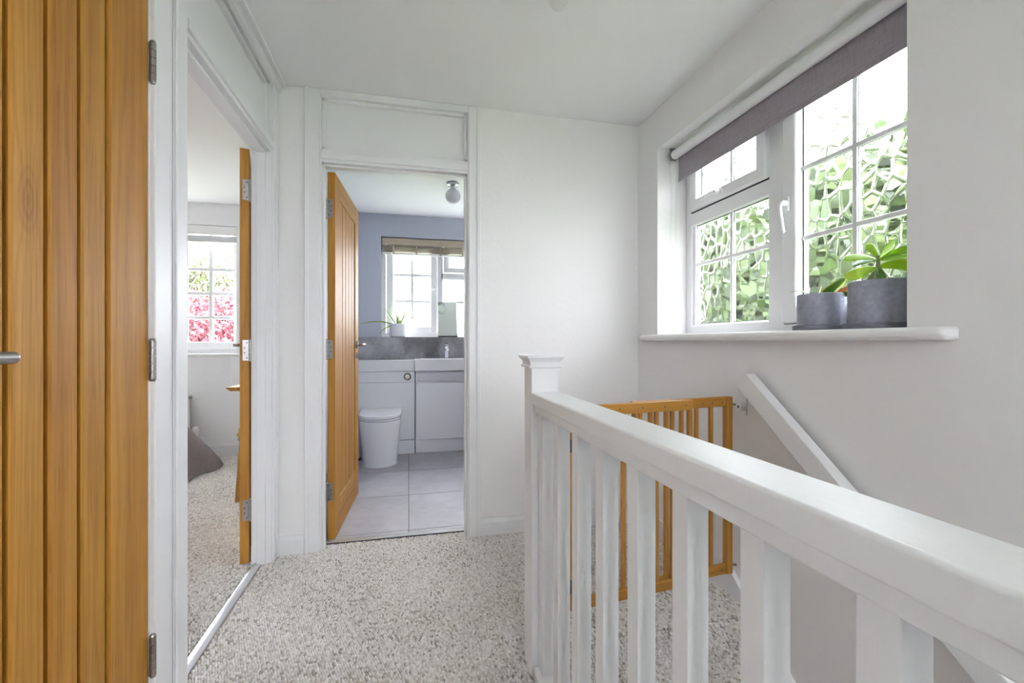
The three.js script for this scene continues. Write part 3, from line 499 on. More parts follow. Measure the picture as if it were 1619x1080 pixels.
// ------------------------------------------------------------------ roller blind on the landing window
const blind = thing('roller_blind', 'grey fabric roller blind partly lowered over the landing window', 'blind', [1.43, 1.945, 1.6]);
{
  const xa = 1.415, ya = 2.088, d0 = 0.985, d1 = 2.205;
  wpart(blind, 'rolled_fabric', uvBox(cyl(0.024, 0.024, d1 - d0 - 0.03, 32).rotateX(Math.PI / 2)).translate(xa, ya, -(d0 + d1) / 2), M.blindBack);
  wpart(blind, 'fabric', B(xa + 0.0235, xa + 0.0245, 1.948, ya, d0 + 0.015, d1 - 0.015), M.blind);
  wpart(blind, 'hem_bar', R(xa + 0.0215, xa + 0.0265, 1.943, 1.966, d0 + 0.015, d1 - 0.015, 0.002), M.blind);
  for (const [d, e] of [[d1, 0.012], [d0, -0.012]]) { wpart(blind, 'bracket', merge([B(xa - 0.018, xa + 0.018, ya - 0.026, LW.y1, d, d + e / 4), cyl(0.026, 0.026, 0.012, 24).rotateX(Math.PI / 2).translate(xa, ya, -d + e / 2)]), M.steel); }
  const beads = [], bead = new THREE.SphereGeometry(0.0021, 6, 4), N = 118, y1 = ya, yb = 1.30;     // a closed loop of small beads
  for (const s of [-1, 1]) for (let k = 0; k < N; k++) { const t = k / N, y = mix(y1, yb, t), w = 0.017 * (1 - smooth(0.55, 1.0, t) * 0.85); beads.push(bead.clone().translate(xa + s * w, y, -(d1 - 0.004))); }
  const chain = wpart(blind, 'bead_chain', merge(beads), M.cord); chain.userData.kind = 'stuff';
  wpart(blind, 'chain_safety_clip', merge([new RoundedBoxGeometry(0.014, 0.05, 0.012, 1, 0.003).translate(xa, yb - 0.025, -(d1 + 0.008)), new THREE.TorusGeometry(0.009, 0.0025, 6, 16).translate(xa, yb - 0.004, -(d1 - 0.004))]), M.bulb);
}

// ------------------------------------------------------------------ plants on the landing sill
function pot(o, r, h, wall = 0.008) {
  part(o, 'saucer', lathe([[0, 0], [r + 0.012, 0], [r + 0.014, 0.004], [r + 0.014, 0.016], [r + 0.010, 0.018], [r + 0.008, 0.008], [0, 0.008]], 40), M.saucer);
  part(o, 'pot', uvLathe(lathe([[0, 0.008], [r - 0.004, 0.008], [r - 0.002, 0.012], [r, 0.02], [r, h - 0.004], [r - 0.002, h], [r - wall + 0.001, h], [r - wall, h - 0.003], [r - wall, h - 0.028]], 48), r), M.pot);
  part(o, 'soil', new THREE.CircleGeometry(r - wall + 0.0005, 32).rotateX(-Math.PI / 2).translate(0, h - 0.022, 0), M.soil);
}
function uvLathe(g, r) { const uv = g.attributes.uv, p = g.attributes.position; for (let i = 0; i < uv.count; i++) uv.setXY(i, uv.getX(i) * Math.PI * 2 * r, p.getY(i)); return g; }
// a fleshy leaf: from base, heading az (radians, 0 = +x, counter-clockwise seen from above), starting slope el, bending by bend, length L, half-width w at its widest
function leaf(parent, base, az, el, bend, L, w, shape, mat, thick = 0.12, seg = 10, roll = 0) {
  const path = [], a = [], b = []; let p = base.clone(), e = el;
  for (let i = 0; i <= seg; i++) { const t = i / seg, wd = Math.max(0.0006, w * shape(t)); path.push(p.clone()); a.push(wd); b.push(Math.max(0.0006, wd * thick)); p = p.clone().add(new THREE.Vector3(Math.cos(az) * Math.cos(e), Math.sin(e), -Math.sin(az) * Math.cos(e)).multiplyScalar(L / seg)); e += bend / seg; }
  return part(parent, 'leaf', loft(path, a, b, new THREE.Vector3(Math.sin(az) * Math.cos(roll), Math.sin(roll), Math.cos(az) * Math.cos(roll)), 8), mat);
}
const obovate = (t) => Math.pow(t, 0.75) * Math.sqrt(Math.max(0, 1 - Math.pow(t, 6))) * 1.15 + 0.1 * (1 - t), lance = (t) => Math.sqrt(Math.max(0, 1 - t * t)) * (0.55 + 0.45 * Math.sin(Math.min(1, t * 2.2) * Math.PI / 2)), strap = (t) => Math.pow(Math.max(0, 1 - t), 0.55);
const SY = LW.y0 + 0.0005;
const plantA = thing('potted_succulent', 'bright green paddle leaved succulent in the larger grey concrete pot', 'plant', [1.425, SY, 1.10]);
pot(plantA, 0.083, 0.148);
{
  part(plantA, 'stem', loft([new THREE.Vector3(0, 0.12, 0), new THREE.Vector3(-0.006, 0.165, 0.004), new THREE.Vector3(-0.010, 0.20, 0.0), new THREE.Vector3(-0.008, 0.228, 0)], [0.008, 0.0075, 0.006, 0.004], [0.008, 0.0075, 0.006, 0.004], new THREE.Vector3(1, 0, 0)), M.stem);
  const top = new THREE.Vector3(-0.009, 0.212, 0), low = new THREE.Vector3(-0.008, 0.190, 0);
  // az: heading seen from above, 0 = +x, growing towards greater depth
  for (const [az, el, bd, L, w, roll, m, b] of [[2.35, 0.50, -0.85, 0.092, 0.019, 0.75, M.leaf, top], [2.75, -0.05, -0.75, 0.098, 0.022, 0.9, M.leafB, low], [-0.30, 1.05, -0.35, 0.078, 0.016, 1.2, M.leafB, top], [2.0, 1.25, -0.3, 0.062, 0.013, 1.2, M.leafB, top], [-0.95, 0.60, -0.85, 0.100, 0.018, 0.7, M.leaf, top], [-1.35, 0.22, -0.80, 0.100, 0.023, 0.85, M.leafB, low], [-0.6, 0.25, -0.3, 0.075, 0.016, 0.6, M.leaf, top], [2.0, 0.15, -0.6, 0.072, 0.018, 0.6, M.leafDark, top], [0.6, 0.35, -0.5, 0.075, 0.018, 0.4, M.leaf, low], [-2.3, -0.35, -0.9, 0.066, 0.012, 0.5, M.leafDark, low], [-1.7, -0.55, -0.7, 0.075, 0.013, 0.6, M.leafDark, low], [3.0, -0.75, -0.6, 0.066, 0.011, 0.4, M.stem, low], [-2.6, -0.85, -0.5, 0.075, 0.010, 0.4, M.leafPale, low], [1.5, -0.2, -0.5, 0.07, 0.017, 0.7, M.leafB, low]]) leaf(plantA, b, az, el, bd, L, w * 1.2, obovate, m, 0.1, 10, roll);
  const side = new THREE.Vector3(0.025, 0.125, 0.045);
  for (const [az, el, L] of [[-1.2, 0.9, 0.06], [1.9, 0.4, 0.065], [-2.4, 0.6, 0.045], [3, 1.0, 0.05], [-0.4, 0.8, 0.05], [2.3, 0.15, 0.07]]) leaf(plantA, side, az, el, -0.6, L, 0.012, obovate, M.leafB, 0.12, 8, 0.7);
}
const plantB = thing('potted_leafy_plant', 'small plant with yellow edged and orange leaves in the smaller grey concrete pot', 'plant', [1.42, SY, 1.302]);
pot(plantB, 0.073, 0.128);
{
  // the leaves lean over towards the larger pot
  for (const [ds, dd, az, el, bd, L, w, roll, m, th] of [[-0.008, 0.004, -0.83, 0.78, -0.10, 0.110, 0.0215, 1.05, M.leafYellow, 0.08], [-0.008, -0.004, -0.85, 0.78, -0.10, 0.106, 0.0175, 1.05, M.leafDark, 0.16], [0.030, -0.006, -0.75, 0.72, -0.2, 0.078, 0.016, 1.0, M.leafYellow, 0.08], [0.028, -0.012, -0.78, 0.74, -0.2, 0.074, 0.0125, 1.0, M.leafOrange, 0.16], [0.040, 0.010, -0.9, 0.70, -0.2, 0.082, 0.012, 1.0, M.leafB, 0.12], [-0.012, 0.01, -0.6, 1.35, -0.1, 0.052, 0.009, 1.1, M.leafYellow, 0.12], [0.02, 0.02, -0.3, 0.95, -0.3, 0.08, 0.014, 0.9, M.leafOrange, 0.12], [0.035, -0.02, -1.2, 0.5, -0.4, 0.06, 0.013, 0.9, M.leafDark, 0.12]]) leaf(plantB, new THREE.Vector3(0.676 * ds + 0.737 * dd, 0.108, 0.737 * ds - 0.676 * dd), az, el, bd, L, w, lance, m, th, 10, roll);
  leaf(plantB, new THREE.Vector3(-0.01, 0.106, -0.02), 2.31, 1.25, -1.7, 0.088, 0.006, strap, M.leafPale, 0.4, 12, 0.8);
}

// ------------------------------------------------------------------ bathroom
const WF = 4.385;                                      // front of the fitted units
const wc = thing('toilet_unit', 'white fitted cistern unit behind the toilet with round flush button', 'cabinet', [-0.3, 0, WF + 0.15]);
wpart(wc, 'body', R(-0.645, 0.058, 0.13, 0.786, WF + 0.02, DE - 0.012, 0.002), M.gloss); wpart(wc, 'upper_panel', R(-0.645, 0.056, 0.685, 0.784, WF, WF + 0.019, 0.003, 2), M.gloss); wpart(wc, 'lower_panel', R(-0.645, 0.056, 0.135, 0.681, WF, WF + 0.019, 0.003, 2), M.gloss); wpart(wc, 'plinth', R(-0.645, 0.056, 0.001, 0.13, WF + 0.004, WF + 0.02, 0.002), M.gloss);
{ const b = part(wc, 'flush_button', lathe([[0, 0.004], [0.022, 0.004], [0.024, 0.003], [0.030, 0.0035], [0.036, 0.002], [0.037, 0]].reverse(), 36).rotateX(Math.PI / 2).translate(0.288, 0.735, 0.15), M.chrome); part(b, 'button_ring', new THREE.TorusGeometry(0.029, 0.0055, 8, 30).scale(1, 1, 0.4).translate(0.288, 0.735, 0.153), M.dark); }
const vanity = thing('vanity_unit', 'white gloss basin cabinet with a handleless door', 'cabinet', [0.36, 0, WF + 0.15]);
wpart(vanity, 'body', R(0.064, 0.66, 0.125, 0.786, WF + 0.02, DE - 0.012, 0.002), M.gloss); wpart(vanity, 'door', R(0.064, 0.66, 0.135, 0.676, WF - 0.022, WF + 0.019, 0.003, 2), M.gloss); wpart(vanity, 'grip_channel', R(0.074, 0.655, 0.69, 0.775, WF + 0.004, WF + 0.021, 0.002), M.glossDim); wpart(vanity, 'side_edge', R(0.064, 0.076, 0.676, 0.786, WF - 0.02, WF + 0.02, 0.002), M.gloss); wpart(vanity, 'plinth', R(0.064, 0.66, 0.001, 0.125, WF + 0.015, WF + 0.03, 0.002), M.gloss);
const top = thing('basin_worktop', 'white worktop with moulded basin along the window wall', 'worktop', [0, 0.787, WF + 0.15]);
wpart(top, 'worktop_slab', R(-0.648, 0.0525, 0.788, 0.896, WF - 0.004, 4.584, 0.005, 2), M.ceramic);
{
  const rim = [R(0.0525, 0.70, 0.788, 0.902, WF - 0.03, WF + 0.02, 0.006, 2), R(0.0531, 0.12, 0.7886, 0.9014, WF - 0.0294, 4.583, 0.006, 2), R(0.63, 0.6994, 0.7886, 0.9014, WF - 0.0294, 4.583, 0.006, 2), R(0.0525, 0.70, 0.788, 0.902, 4.52, 4.584, 0.006, 2), R(0.06, 0.69, 0.788, 0.83, WF - 0.02, 4.58, 0.004)];
  wpart(top, 'basin', merge(rim), M.ceramic);
}
const tap = thing('basin_tap', 'chrome basin mixer tap in front of the grey splashback', 'tap', [0.37, 0.903, 4.553]);
part(tap, 'tap_body', new RoundedBoxGeometry(0.036, 0.125, 0.04, 2, 0.005).translate(0, 0.0625, 0), M.chrome); part(tap, 'spout', new RoundedBoxGeometry(0.03, 0.018, 0.11, 2, 0.004).translate(0, 0.085, 0.07), M.chrome); part(tap, 'tap_lever', new RoundedBoxGeometry(0.034, 0.012, 0.08, 2, 0.004).rotateX(0.25).translate(0, 0.142, 0.012), M.chrome);
solid('splashback', R(-0.648, 1.33, 0.897, 1.113, 4.585, DE - 0.001, 0.002), M.concrete, 'mottled grey concrete effect splashback behind the basin', 'splashback');
// back-to-wall toilet
const toilet = thing('toilet', 'white back to wall toilet with closed lid', 'toilet', [-0.245, 0, 4.3785]);
{
  // D-shaped outline, half-width w, reaching out by L from the back
  const outline = (w, L, n = 28) => { const p = [[-w, 0.002]]; for (let i = 0; i <= n; i++) { const q = Math.PI - i / n * Math.PI; p.push([w * Math.cos(q), (L - w * 1.12) + w * 1.12 * Math.sin(q)]); } p.push([w, 0]); return p; };
  const layers = [[0.0, 0.148, 0.42], [0.02, 0.149, 0.423], [0.12, 0.155, 0.437], [0.24, 0.165, 0.458], [0.33, 0.175, 0.475], [0.385, 0.180, 0.482], [0.396, 0.178, 0.480]], P = [], I = []; let n = 0;
  layers.forEach(([y, w, L]) => { const o = outline(w, L); n = o.length; o.forEach(([x, d]) => P.push(x, y, d)); });
  for (let j = 0; j + 1 < layers.length; j++) for (let k = 0; k < n; k++) { const a = j * n + k, b = j * n + (k + 1) % n; I.push(a, b + n, b, a, a + n, b + n); }
  const cTop = P.length / 3; P.push(0, 0.396, 0.2); for (let k = 0; k < n; k++) I.push((layers.length - 1) * n + k, cTop, (layers.length - 1) * n + (k + 1) % n);
  const g = new THREE.BufferGeometry(); g.setAttribute('position', new THREE.Float32BufferAttribute(P, 3)); g.setIndex(I); g.computeVertexNormals();
  part(toilet, 'pan', g, M.ceramic);
  const plate = (w, L, y0, y1, bev) => { const s = new THREE.Shape(outline(w - bev, L - bev).map(([a, b]) => new THREE.Vector2(a, -b))), h = new THREE.ExtrudeGeometry(s, { depth: y1 - y0 - 2 * bev, bevelEnabled: true, bevelThickness: bev, bevelSize: bev, bevelSegments: 3 }); h.rotateX(-Math.PI / 2); h.translate(0, y0 + bev, 0); return h; };
  part(toilet, 'seat', plate(0.181, 0.488, 0.398, 0.414, 0.004), M.ceramic); part(toilet, 'lid', plate(0.183, 0.492, 0.417, 0.445, 0.006), M.ceramic);
  part(toilet, 'sealant', merge(outline(0.151, 0.428).slice(1, -1).map(([x, d], i, o) => i ? rod(new THREE.Vector3(o[i - 1][0], 0.003, o[i - 1][1]), new THREE.Vector3(x, 0.003, d), 0.004, 6) : rod(new THREE.Vector3(x, 0.003, 0.02), new THREE.Vector3(x, 0.003, d), 0.004, 6))), M.sill);
}
const brushPot = thing('toilet_brush', 'white toilet brush holder with dark base beside the toilet', 'toilet brush', [-0.47, 0, 4.27]);
part(brushPot, 'holder', lathe([[0, 0.02], [0.046, 0.02], [0.048, 0.03], [0.048, 0.115], [0.044, 0.12], [0.012, 0.124], [0, 0.124]], 28), M.whitepot); part(brushPot, 'base', lathe([[0, 0], [0.05, 0], [0.05, 0.018], [0, 0.02]], 28), M.dark); part(brushPot, 'handle', lathe([[0, 0.12], [0.008, 0.12], [0.008, 0.34], [0.011, 0.36], [0.006, 0.385], [0, 0.387]], 16), M.whitepot);
// ladder towel rail behind the door
const rail = thing('towel_radiator', 'dark ladder towel radiator on the wall behind the bathroom door', 'radiator', [-0.60, 0.35, 2.95]);
for (const d of [2.72, 3.18]) wpart(rail, 'upright', rod(V(-0.58, 0.35, d), V(-0.58, 1.75, d), 0.013, 12), M.dark);
for (let k = 0; k < 22; k++) if (k % 6 !== 5) wpart(rail, 'rung', rod(V(-0.575, 0.40 + k * 0.06, 2.72), V(-0.575, 0.40 + k * 0.06, 3.18), 0.010, 10), M.dark);
for (const y of [0.5, 1.6]) for (const d of [2.72, 3.18]) wpart(rail, 'wall_bracket', rod(V(XL + 0.001, y, d), V(-0.58, y, d), 0.008, 8), M.dark);
// globe lamp (off)
const lamp = thing('ceiling_globe_lamp', 'chrome ceiling lamp with white opal glass globe in the bathroom', 'lamp', [0.35, CE, 3.66]);
part(lamp, 'ceiling_plate', lathe([[0, 0], [0.05, 0], [0.05, -0.016], [0.046, -0.022], [0.02, -0.024], [0.016, -0.04], [0.024, -0.042], [0.024, -0.05], [0, -0.05]].reverse(), 32), M.chrome);
part(lamp, 'globe', new THREE.SphereGeometry(0.061, 32, 20).translate(0, -0.106, 0), M.opal);
// mirror leaning on the sill
const mir = thing('standing_mirror', 'small frameless mirror leaning in the bathroom window', 'mirror', [0.392, BW.y0 + 0.003, 4.645]);
mir.rotation.set(-17.1 * Math.PI / 180, -1.7 * Math.PI / 180, 0);
part(mir, 'mirror_glass', R(-0.099, 0.099, 0.004, 0.385, 0.0, 0.006, 0.0015), M.mirror); part(mir, 'mirror_back', R(-0.096, 0.096, 0.006, 0.382, 0.006, 0.009, 0.001), M.dark); part(mir, 'foot', R(-0.099, 0.099, 0, 0.008, -0.012, 0.02, 0.002), M.dark);
// aloe
const aloe = thing('potted_aloe', 'spiky aloe in a white pot on the bathroom window ledge', 'plant', [-0.105, BW.y0 + 0.001, 4.655]);
part(aloe, 'pot', lathe([[0, 0], [0.066, 0], [0.076, 0.006], [0.08, 0.02], [0.08, 0.128], [0.077, 0.132], [0.073, 0.13], [0.072, 0.10]], 36), M.whitepot); part(aloe, 'soil', new THREE.CircleGeometry(0.073, 24).rotateX(-Math.PI / 2).translate(0, 0.112, 0), M.soil);
for (const [az, el, bd, L, w, m] of [[2.0, 1.45, 0.1, 0.21, 0.008, M.aloe], [0.75, 0.95, 0.55, 0.27, 0.011, M.aloe], [2.55, 1.0, -0.2, 0.22, 0.011, M.aloe], [0.95, 1.35, -0.6, 0.17, 0.008, M.aloe], [-0.3, 1.2, -0.5, 0.16, 0.009, M.aloe], [0.25, 0.55, 0.0, 0.19, 0.009, M.aloeBrown], [-3.0, 0.35, -0.75, 0.36, 0.011, M.aloe], [3.5, -0.05, -0.95, 0.20, 0.010, M.aloe], [-1.5, 1.1, -0.4, 0.15, 0.009, M.aloe]]) leaf(aloe, new THREE.Vector3(0.02 * Math.cos(az), 0.118, -0.02 * Math.sin(az)), az, el, bd, L, w * 1.35, strap, m, 0.6, 12);
// bathroom venetian blind, drawn up
const vblind = thing('venetian_blind', 'pale wooden venetian blind drawn up in the bathroom window', 'blind', [0.34, 1.955, 4.73]);
wpart(vblind, 'pelmet', R(BW.x0 + 0.012, BW.x1 - 0.012, 2.052, 2.122, 4.715, 4.73, 0.003), M.blindwood);
for (let k = 0; k < 8; k++) wpart(vblind, 'slat', R(BW.x0 + 0.018, BW.x1 - 0.018, 1.984 + k * 0.0085, 1.988 + k * 0.0085, 4.715 + 0.004 * hash(k, 1, 7), 4.758, 0.001), M.blindwood);
wpart(vblind, 'bottom_rail', R(BW.x0 + 0.018, BW.x1 - 0.018, 1.956, 1.976, 4.712, 4.76, 0.003), M.sill);
for (const x of [-0.15, 0.08, 0.32, 0.55]) wpart(vblind, 'ladder_tape', R(x - 0.008, x + 0.008, 1.955, 2.05, 4.7095, 4.7125, 0.001), M.blindwood);
{ const c = wpart(vblind, 'pull_cord', merge([rod(V(-0.235, 2.05, 4.72), V(-0.235, 1.25, 4.72), 0.0018, 6), cyl(0.004, 0.008, 0.03, 10).translate(-0.235, 1.72, -4.72), cyl(0.004, 0.008, 0.03, 10).translate(-0.235, 1.25, -4.72)]), M.cord); }

// ------------------------------------------------------------------ landing pendant
const pendant = thing('ceiling_pendant', 'clear glass light bulb hanging from the landing ceiling', 'lamp', [0.497, CE, 1.455]);
part(pendant, 'ceiling_rose', lathe([[0, 0], [0.04, 0], [0.038, -0.012], [0.02, -0.024], [0, -0.026]].reverse(), 28), M.sill); part(pendant, 'cord', cyl(0.003, 0.003, 0.03, 8).translate(0, -0.035, 0), M.cord); part(pendant, 'bulb_holder', cyl(0.016, 0.018, 0.03, 18).translate(0, -0.06, 0), M.sill);
part(pendant, 'bulb', lathe([[0.014, -0.072], [0.016, -0.082], [0.028, -0.10], [0.033, -0.118], [0.031, -0.135], [0.02, -0.149], [0, -0.154]].reverse(), 28), M.bulb);

// ------------------------------------------------------------------ bedroom
const desk = thing('desk', 'pale wooden desk with slanted leg behind the bedroom door', 'desk', [-0.97, 0, 3.75]);
wpart(desk, 'desk_top', uvBox(new THREE.ExtrudeGeometry(new THREE.Shape([[-1.145, 0.742], [-1.175, 0.762], [-1.165, 0.768], [-0.745, 0.768], [-0.745, 0.742]].map(([x, y]) => new THREE.Vector2(x, y))), { depth: 0.95, bevelEnabled: false }).translate(0, 0, -4.25), 0, 0, false), M.deskoak);
for (const d of [3.36, 4.18]) for (const [xt, xb] of [[-1.06, -1.115], [-0.80, -0.765]]) wpart(desk, 'leg', loft([V(xt, 0.744, d), V(xb, 0.0, d - 0.03)], [0.026, 0.016], [0.026, 0.016], new THREE.Vector3(1, 0, 0.001), 10), M.deskoak);
const bed = thing('bed', 'low bed covered by a grey woven throw hanging to the floor', 'bed', [-2.5, 0, 3.7]);
wpart(bed, 'base', R(-3.5, -1.80, 0.08, 0.26, 3.1, 4.1, 0.02, 2), M.sheet); wpart(bed, 'mattress', R(-3.5, -1.78, 0.26, 0.45, 3.08, 4.12, 0.05, 3), M.sheet);
{
  // throw: a sheet with thickness that lies over the side of the mattress and flares out to the carpet at the corner
  const nu = 40, nv = 26, P = [], I = [], UV = [];
  const f = (u, v) => {                                // u: along the bed side (d), v: from the top of the bed down to the floor
    const d = 3.1 + 1.1 * u, corner = smooth(0.55, 1, u), t = v;
    const x = t < 0.45 ? mix(-2.35, -1.83, t / 0.45) : -1.83 + 0.035 * Math.min(1, (t - 0.45) / 0.1) + (0.16 + 0.10 * corner) * Math.pow(Math.max(0, (t - 0.5) / 0.5), 1.3);
    let y = t < 0.45 ? 0.47 : 0.47 * Math.pow(1 - (t - 0.45) / 0.55, 1.08 - 0.25 * corner) + 0.012;
    const fold = 0.018 * Math.sin(u * 21 + 1.5 * v) * smooth(0.5, 1, t); const ripple = 0.02 * fbm(u, v, 7, 5, 333, 3) * smooth(0.9, 1, t);
    return [x + fold, Math.max(0.012, y - 0.05 * corner * smooth(0.3, 0.6, t) * (1 - t)) + ripple, d + corner * 0.10 * smooth(0.5, 1, t)];
  };
  for (let s = 0; s < 2; s++) for (let j = 0; j <= nv; j++) for (let i = 0; i <= nu; i++) { const [x, y, d] = f(i / nu, j / nv); P.push(x - s * 0.006, y - s * 0.006, -d); UV.push(i / nu * 1.1, j / nv * 1.1); }
  const n1 = (nu + 1) * (nv + 1), id = (i, j, s) => s * n1 + j * (nu + 1) + i;
  for (let j = 0; j < nv; j++) for (let i = 0; i < nu; i++) { I.push(id(i, j, 0), id(i, j + 1, 0), id(i + 1, j, 0), id(i + 1, j, 0), id(i, j + 1, 0), id(i + 1, j + 1, 0)); I.push(id(i, j, 1), id(i + 1, j, 1), id(i, j + 1, 1), id(i + 1, j, 1), id(i + 1, j + 1, 1), id(i, j + 1, 1)); }
  for (let i = 0; i < nu; i++) I.push(id(i, nv, 0), id(i, nv, 1), id(i + 1, nv, 0), id(i + 1, nv, 0), id(i, nv, 1), id(i + 1, nv, 1));
  for (let j = 0; j < nv; j++) I.push(id(nu, j, 0), id(nu, j + 1, 0), id(nu, j, 1), id(nu, j, 1), id(nu, j + 1, 0), id(nu, j + 1, 1));
  const g = new THREE.BufferGeometry(); g.setAttribute('position', new THREE.Float32BufferAttribute(P, 3)); g.setAttribute('uv', new THREE.Float32BufferAttribute(UV, 2)); g.setIndex(I); g.computeVertexNormals();
  wpart(bed, 'throw', g, M.throw, 'grey woven throw');
}
const rad = thing('radiator', 'white panel radiator with valve under the bedroom window', 'radiator', [-2.4, 0.16, 4.62]);
wpart(rad, 'panel', merge([R(-2.95, -1.935, 0.17, 0.575, 4.60, 4.635, 0.01, 2), ...Array.from({ length: 22 }, (_, i) => R(-2.93 + i * 0.045, -2.905 + i * 0.045, 0.2, 0.545, 4.593, 4.61, 0.006, 1))]), M.sill);
for (const x of [-2.8, -2.1]) wpart(rad, 'wall_bracket', B(x - 0.02, x + 0.02, 0.3, 0.45, 4.63, DE - 0.001), M.sill);
wpart(rad, 'end_cap', R(-1.938, -1.922, 0.55, 0.58, 4.60, 4.64, 0.004), M.steel);
wpart(rad, 'valve_head', lathe([[0, 0], [0.018, 0], [0.02, 0.01], [0.026, 0.014], [0.027, 0.06], [0.02, 0.08], [0, 0.083]], 20).translate(-1.885, 0.215, -4.617), M.sill); wpart(rad, 'valve_body', rod(V(-1.94, 0.2, 4.617), V(-1.87, 0.2, 4.617), 0.012, 12), M.chrome); wpart(rad, 'pipe', rod(V(-1.885, 0.0, 4.617), V(-1.885, 0.22, 4.617), 0.008, 10), M.sill);
const bblind = thing('bedroom_blind', 'thin white venetian blind drawn up over the bedroom window', 'blind', [-2.3, 2.0, 4.72]);
wpart(bblind, 'pelmet', R(EW.x0 + 0.01, EW.x1 - 0.005, 2.068, 2.148, 4.70, 4.72, 0.004), M.sill);
for (let k = 0; k < 9; k++) wpart(bblind, 'slat', R(EW.x0 + 0.015, EW.x1 - 0.012, 2.010 + k * 0.0055, 2.0125 + k * 0.0055, 4.71, 4.738, 0.0008), M.blindBack);
wpart(bblind, 'bottom_rail', R(EW.x0 + 0.015, EW.x1 - 0.012, 1.995, 2.008, 4.71, 4.74, 0.003), M.sill);
wpart(bblind, 'pull_cord', merge([rod(V(-1.62, 2.06, 4.655), V(-1.62, 0.72, 4.655), 0.0016, 6), cyl(0.003, 0.008, 0.03, 10).translate(-1.62, 0.705, -4.655)]), M.cord);
const fit = thing('brass_fitting', 'small brass pipe fitting low on the bedroom wall beside the door', 'pipe fitting', [-1.53, 0.12, 4.60]);
wpart(fit, 'fitting_body', merge([rod(V(-1.56, 0.20, 4.66), V(-1.48, 0.20, 4.66), 0.016, 12), rod(V(-1.535, 0.14, 4.66), V(-1.535, 0.26, 4.66), 0.014, 12)]), M.brass); wpart(fit, 'fitting_nut', rod(V(-1.535, 0.17, 4.66), V(-1.535, 0.15, 4.66), 0.024, 6), M.chrome); wpart(fit, 'pipe', rod(V(-1.535, 0.0, 4.66), V(-1.535, 0.15, 4.66), 0.008, 10), M.chrome); wpart(fit, 'wall_clip', rod(V(-1.50, 0.20, 4.66), V(-1.50, 0.20, DE), 0.006, 8), M.chrome);

// ------------------------------------------------------------------ garden
const leafQuad = (() => { const s = new THREE.Shape(); s.moveTo(0, -0.5); s.quadraticCurveTo(0.42, -0.1, 0, 0.5); s.quadraticCurveTo(-0.42, -0.1, 0, -0.5); return new THREE.ShapeGeometry(s, 3); })();
function tree(name, label, [x, d], seed, { trunk = 2, r = 0.14, spread = 1.6, high = 5, leaves = 2500, size = 0.12, tones, depth = 4, fill = 0.6, low = 0.35, round = 1 }) {
  const o = thing(name, label, 'tree', [x, -2.76, d]), R0 = rng(seed), wood = [], tips = [];
  const grow = (p, dir, len, rad, lev) => {
    const pts = [p.clone()]; let q = p.clone(), v = dir.clone(); const n = 4;
    for (let i = 0; i < n; i++) { v.add(new THREE.Vector3((R0() - 0.5) * 0.5, (R0() - 0.35) * 0.3, (R0() - 0.5) * 0.5)).normalize(); q = q.clone().addScaledVector(v, len / n); pts.push(q); if (lev >= 2) tips.push(q.clone()); }
    wood.push(loft(pts, pts.map((_, i) => rad * (1 - 0.45 * i / n)), pts.map((_, i) => rad * (1 - 0.45 * i / n)), new THREE.Vector3(0.3, 0.1, 1), 6));
    if (lev < depth) { const k = lev ? 2 + (R0() > 0.5) : 5; for (let i = 0; i < k; i++) { const a = R0() * 6.283, t = 0.45 + R0() * 0.55, from = pts[Math.max(1, Math.round(t * n))], out = new THREE.Vector3(Math.cos(a) * spread, 0.35 + R0() * 0.9, Math.sin(a) * spread).normalize(); grow(from, v.clone().multiplyScalar(0.7).add(out).normalize(), len * (0.62 + 0.15 * R0()), rad * 0.58, lev + 1); } }
  };
  grow(new THREE.Vector3(0, 0, 0), new THREE.Vector3(0, 1, 0), trunk, r, 0);
  part(o, 'trunk_and_branches', merge(wood), M.bark);
  const im = new THREE.InstancedMesh(leafQuad, M.foliage, leaves), m = new THREE.Matrix4(), q = new THREE.Quaternion(), e = new THREE.Euler(), s = new THREE.Vector3(), c = new THREE.Color();
  for (let i = 0; i < leaves; i++) {
    let p; if (R0() < fill) { const a = R0() * 6.283, b = Math.acos(1 - 2 * R0()), k = Math.pow(R0(), 0.4) * (0.75 + 0.4 * fbm(a / 6.283, b / 3.15, 6, 4, seed, 3)); p = new THREE.Vector3(Math.sin(b) * Math.cos(a) * round, high * (low + (1 - low) * (0.5 + 0.5 * Math.cos(b) * k)), Math.sin(b) * Math.sin(a) * round); p.x *= k; p.z *= k; } else { const t = tips[Math.floor(R0() * tips.length)]; p = t.clone().add(new THREE.Vector3(R0() - 0.5, R0() - 0.5, R0() - 0.5).multiplyScalar(0.55)); }
    e.set(R0() * 6.283, R0() * 6.283, R0() * 6.283); q.setFromEuler(e); const z = size * (0.6 + 0.8 * R0()); s.set(z, z, z); m.compose(p, q, s); im.setMatrixAt(i, m); const t = tones[Math.floor(R0() * tones.length)], j = 0.8 + 0.4 * R0(); c.setRGB(t[0] * j, t[1] * j, t[2] * j); im.setColorAt(i, c);
  }
  im.name = 'foliage'; im.userData.kind = 'stuff'; shade(im); o.add(im);
}
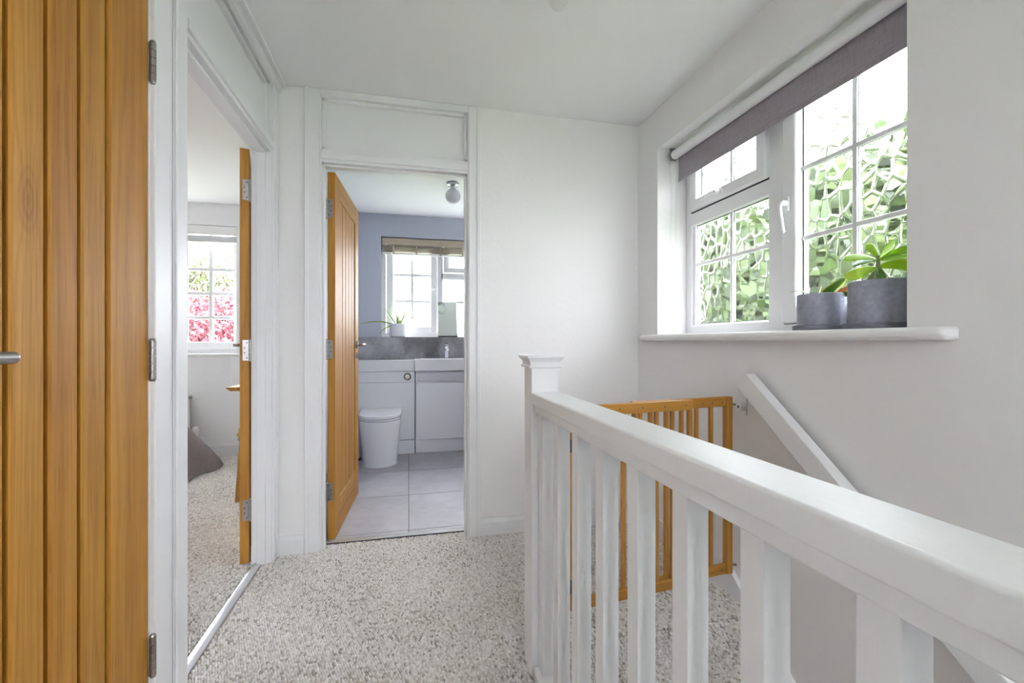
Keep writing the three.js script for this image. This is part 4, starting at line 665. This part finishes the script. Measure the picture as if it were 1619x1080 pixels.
const GREEN = [[0.040, 0.072, 0.016], [0.060, 0.100, 0.022], [0.085, 0.125, 0.03], [0.026, 0.045, 0.012]], SPRING = [[0.07, 0.085, 0.025], [0.055, 0.07, 0.02], [0.09, 0.09, 0.035]], RED = [[0.15, 0.022, 0.035], [0.20, 0.042, 0.055], [0.12, 0.02, 0.035], [0.22, 0.065, 0.07]], PURPLE = [[0.11, 0.04, 0.08], [0.14, 0.06, 0.10]], YELLOW = [[0.35, 0.28, 0.03], [0.25, 0.23, 0.03]];
// seen through the landing window
[[5.5, 3.9, 6.5, 1.75], [5.9, 5.9, 6.2, 1.7], [5.6, 7.9, 6.5, 1.75], [9.2, 9.6, 7.9, 2.3], [9.0, 6.0, 7.6, 2.2]].forEach(([x, d, h, w], i) => tree('garden_tree', ['green tree outside the tall casement panes behind the potted plants', 'green tree outside the middle of the landing window', 'green tree outside the small lower panes of the landing window', 'taller green tree furthest back beyond the landing window', 'tall green tree standing behind the middle garden tree'][i], [x, d], 500 + i, { trunk: 1.6, high: h, leaves: 16000, size: 0.27, tones: GREEN, fill: 0.97, low: 0.05, round: w, depth: 2, r: 0.12 }));
// seen through the bedroom window
tree('blossoming_tree', 'bare branched tree with sparse spring leaves beyond the bedroom window', [-4.0, 11.6], 611, { trunk: 2.9, high: 7.5, leaves: 9000, size: 0.13, tones: SPRING, fill: 0.0, depth: 5, r: 0.2, spread: 1.7 });
tree('red_maple', 'red leaved maple below the bare tree in the bedroom window', [-3.35, 9.0], 622, { trunk: 1.2, high: 4.75, leaves: 46000, size: 0.088, tones: RED, fill: 0.92, low: 0.3, round: 1.5, depth: 3, r: 0.1 });
tree('purple_shrub', 'purple leaved shrub at the foot of the red maple', [-2.9, 7.7], 633, { trunk: 0.9, high: 3.85, leaves: 7000, size: 0.09, tones: PURPLE, fill: 0.95, low: 0.1, round: 0.95, depth: 2, r: 0.06 });
tree('yellow_shrub', 'small yellow leaved shrub low in the bedroom window', [-2.35, 6.9], 644, { trunk: 0.8, high: 3.55, leaves: 3000, size: 0.07, tones: YELLOW, fill: 0.97, low: 0.1, round: 0.42, depth: 2, r: 0.05 });

renderer.render(scene, camera);
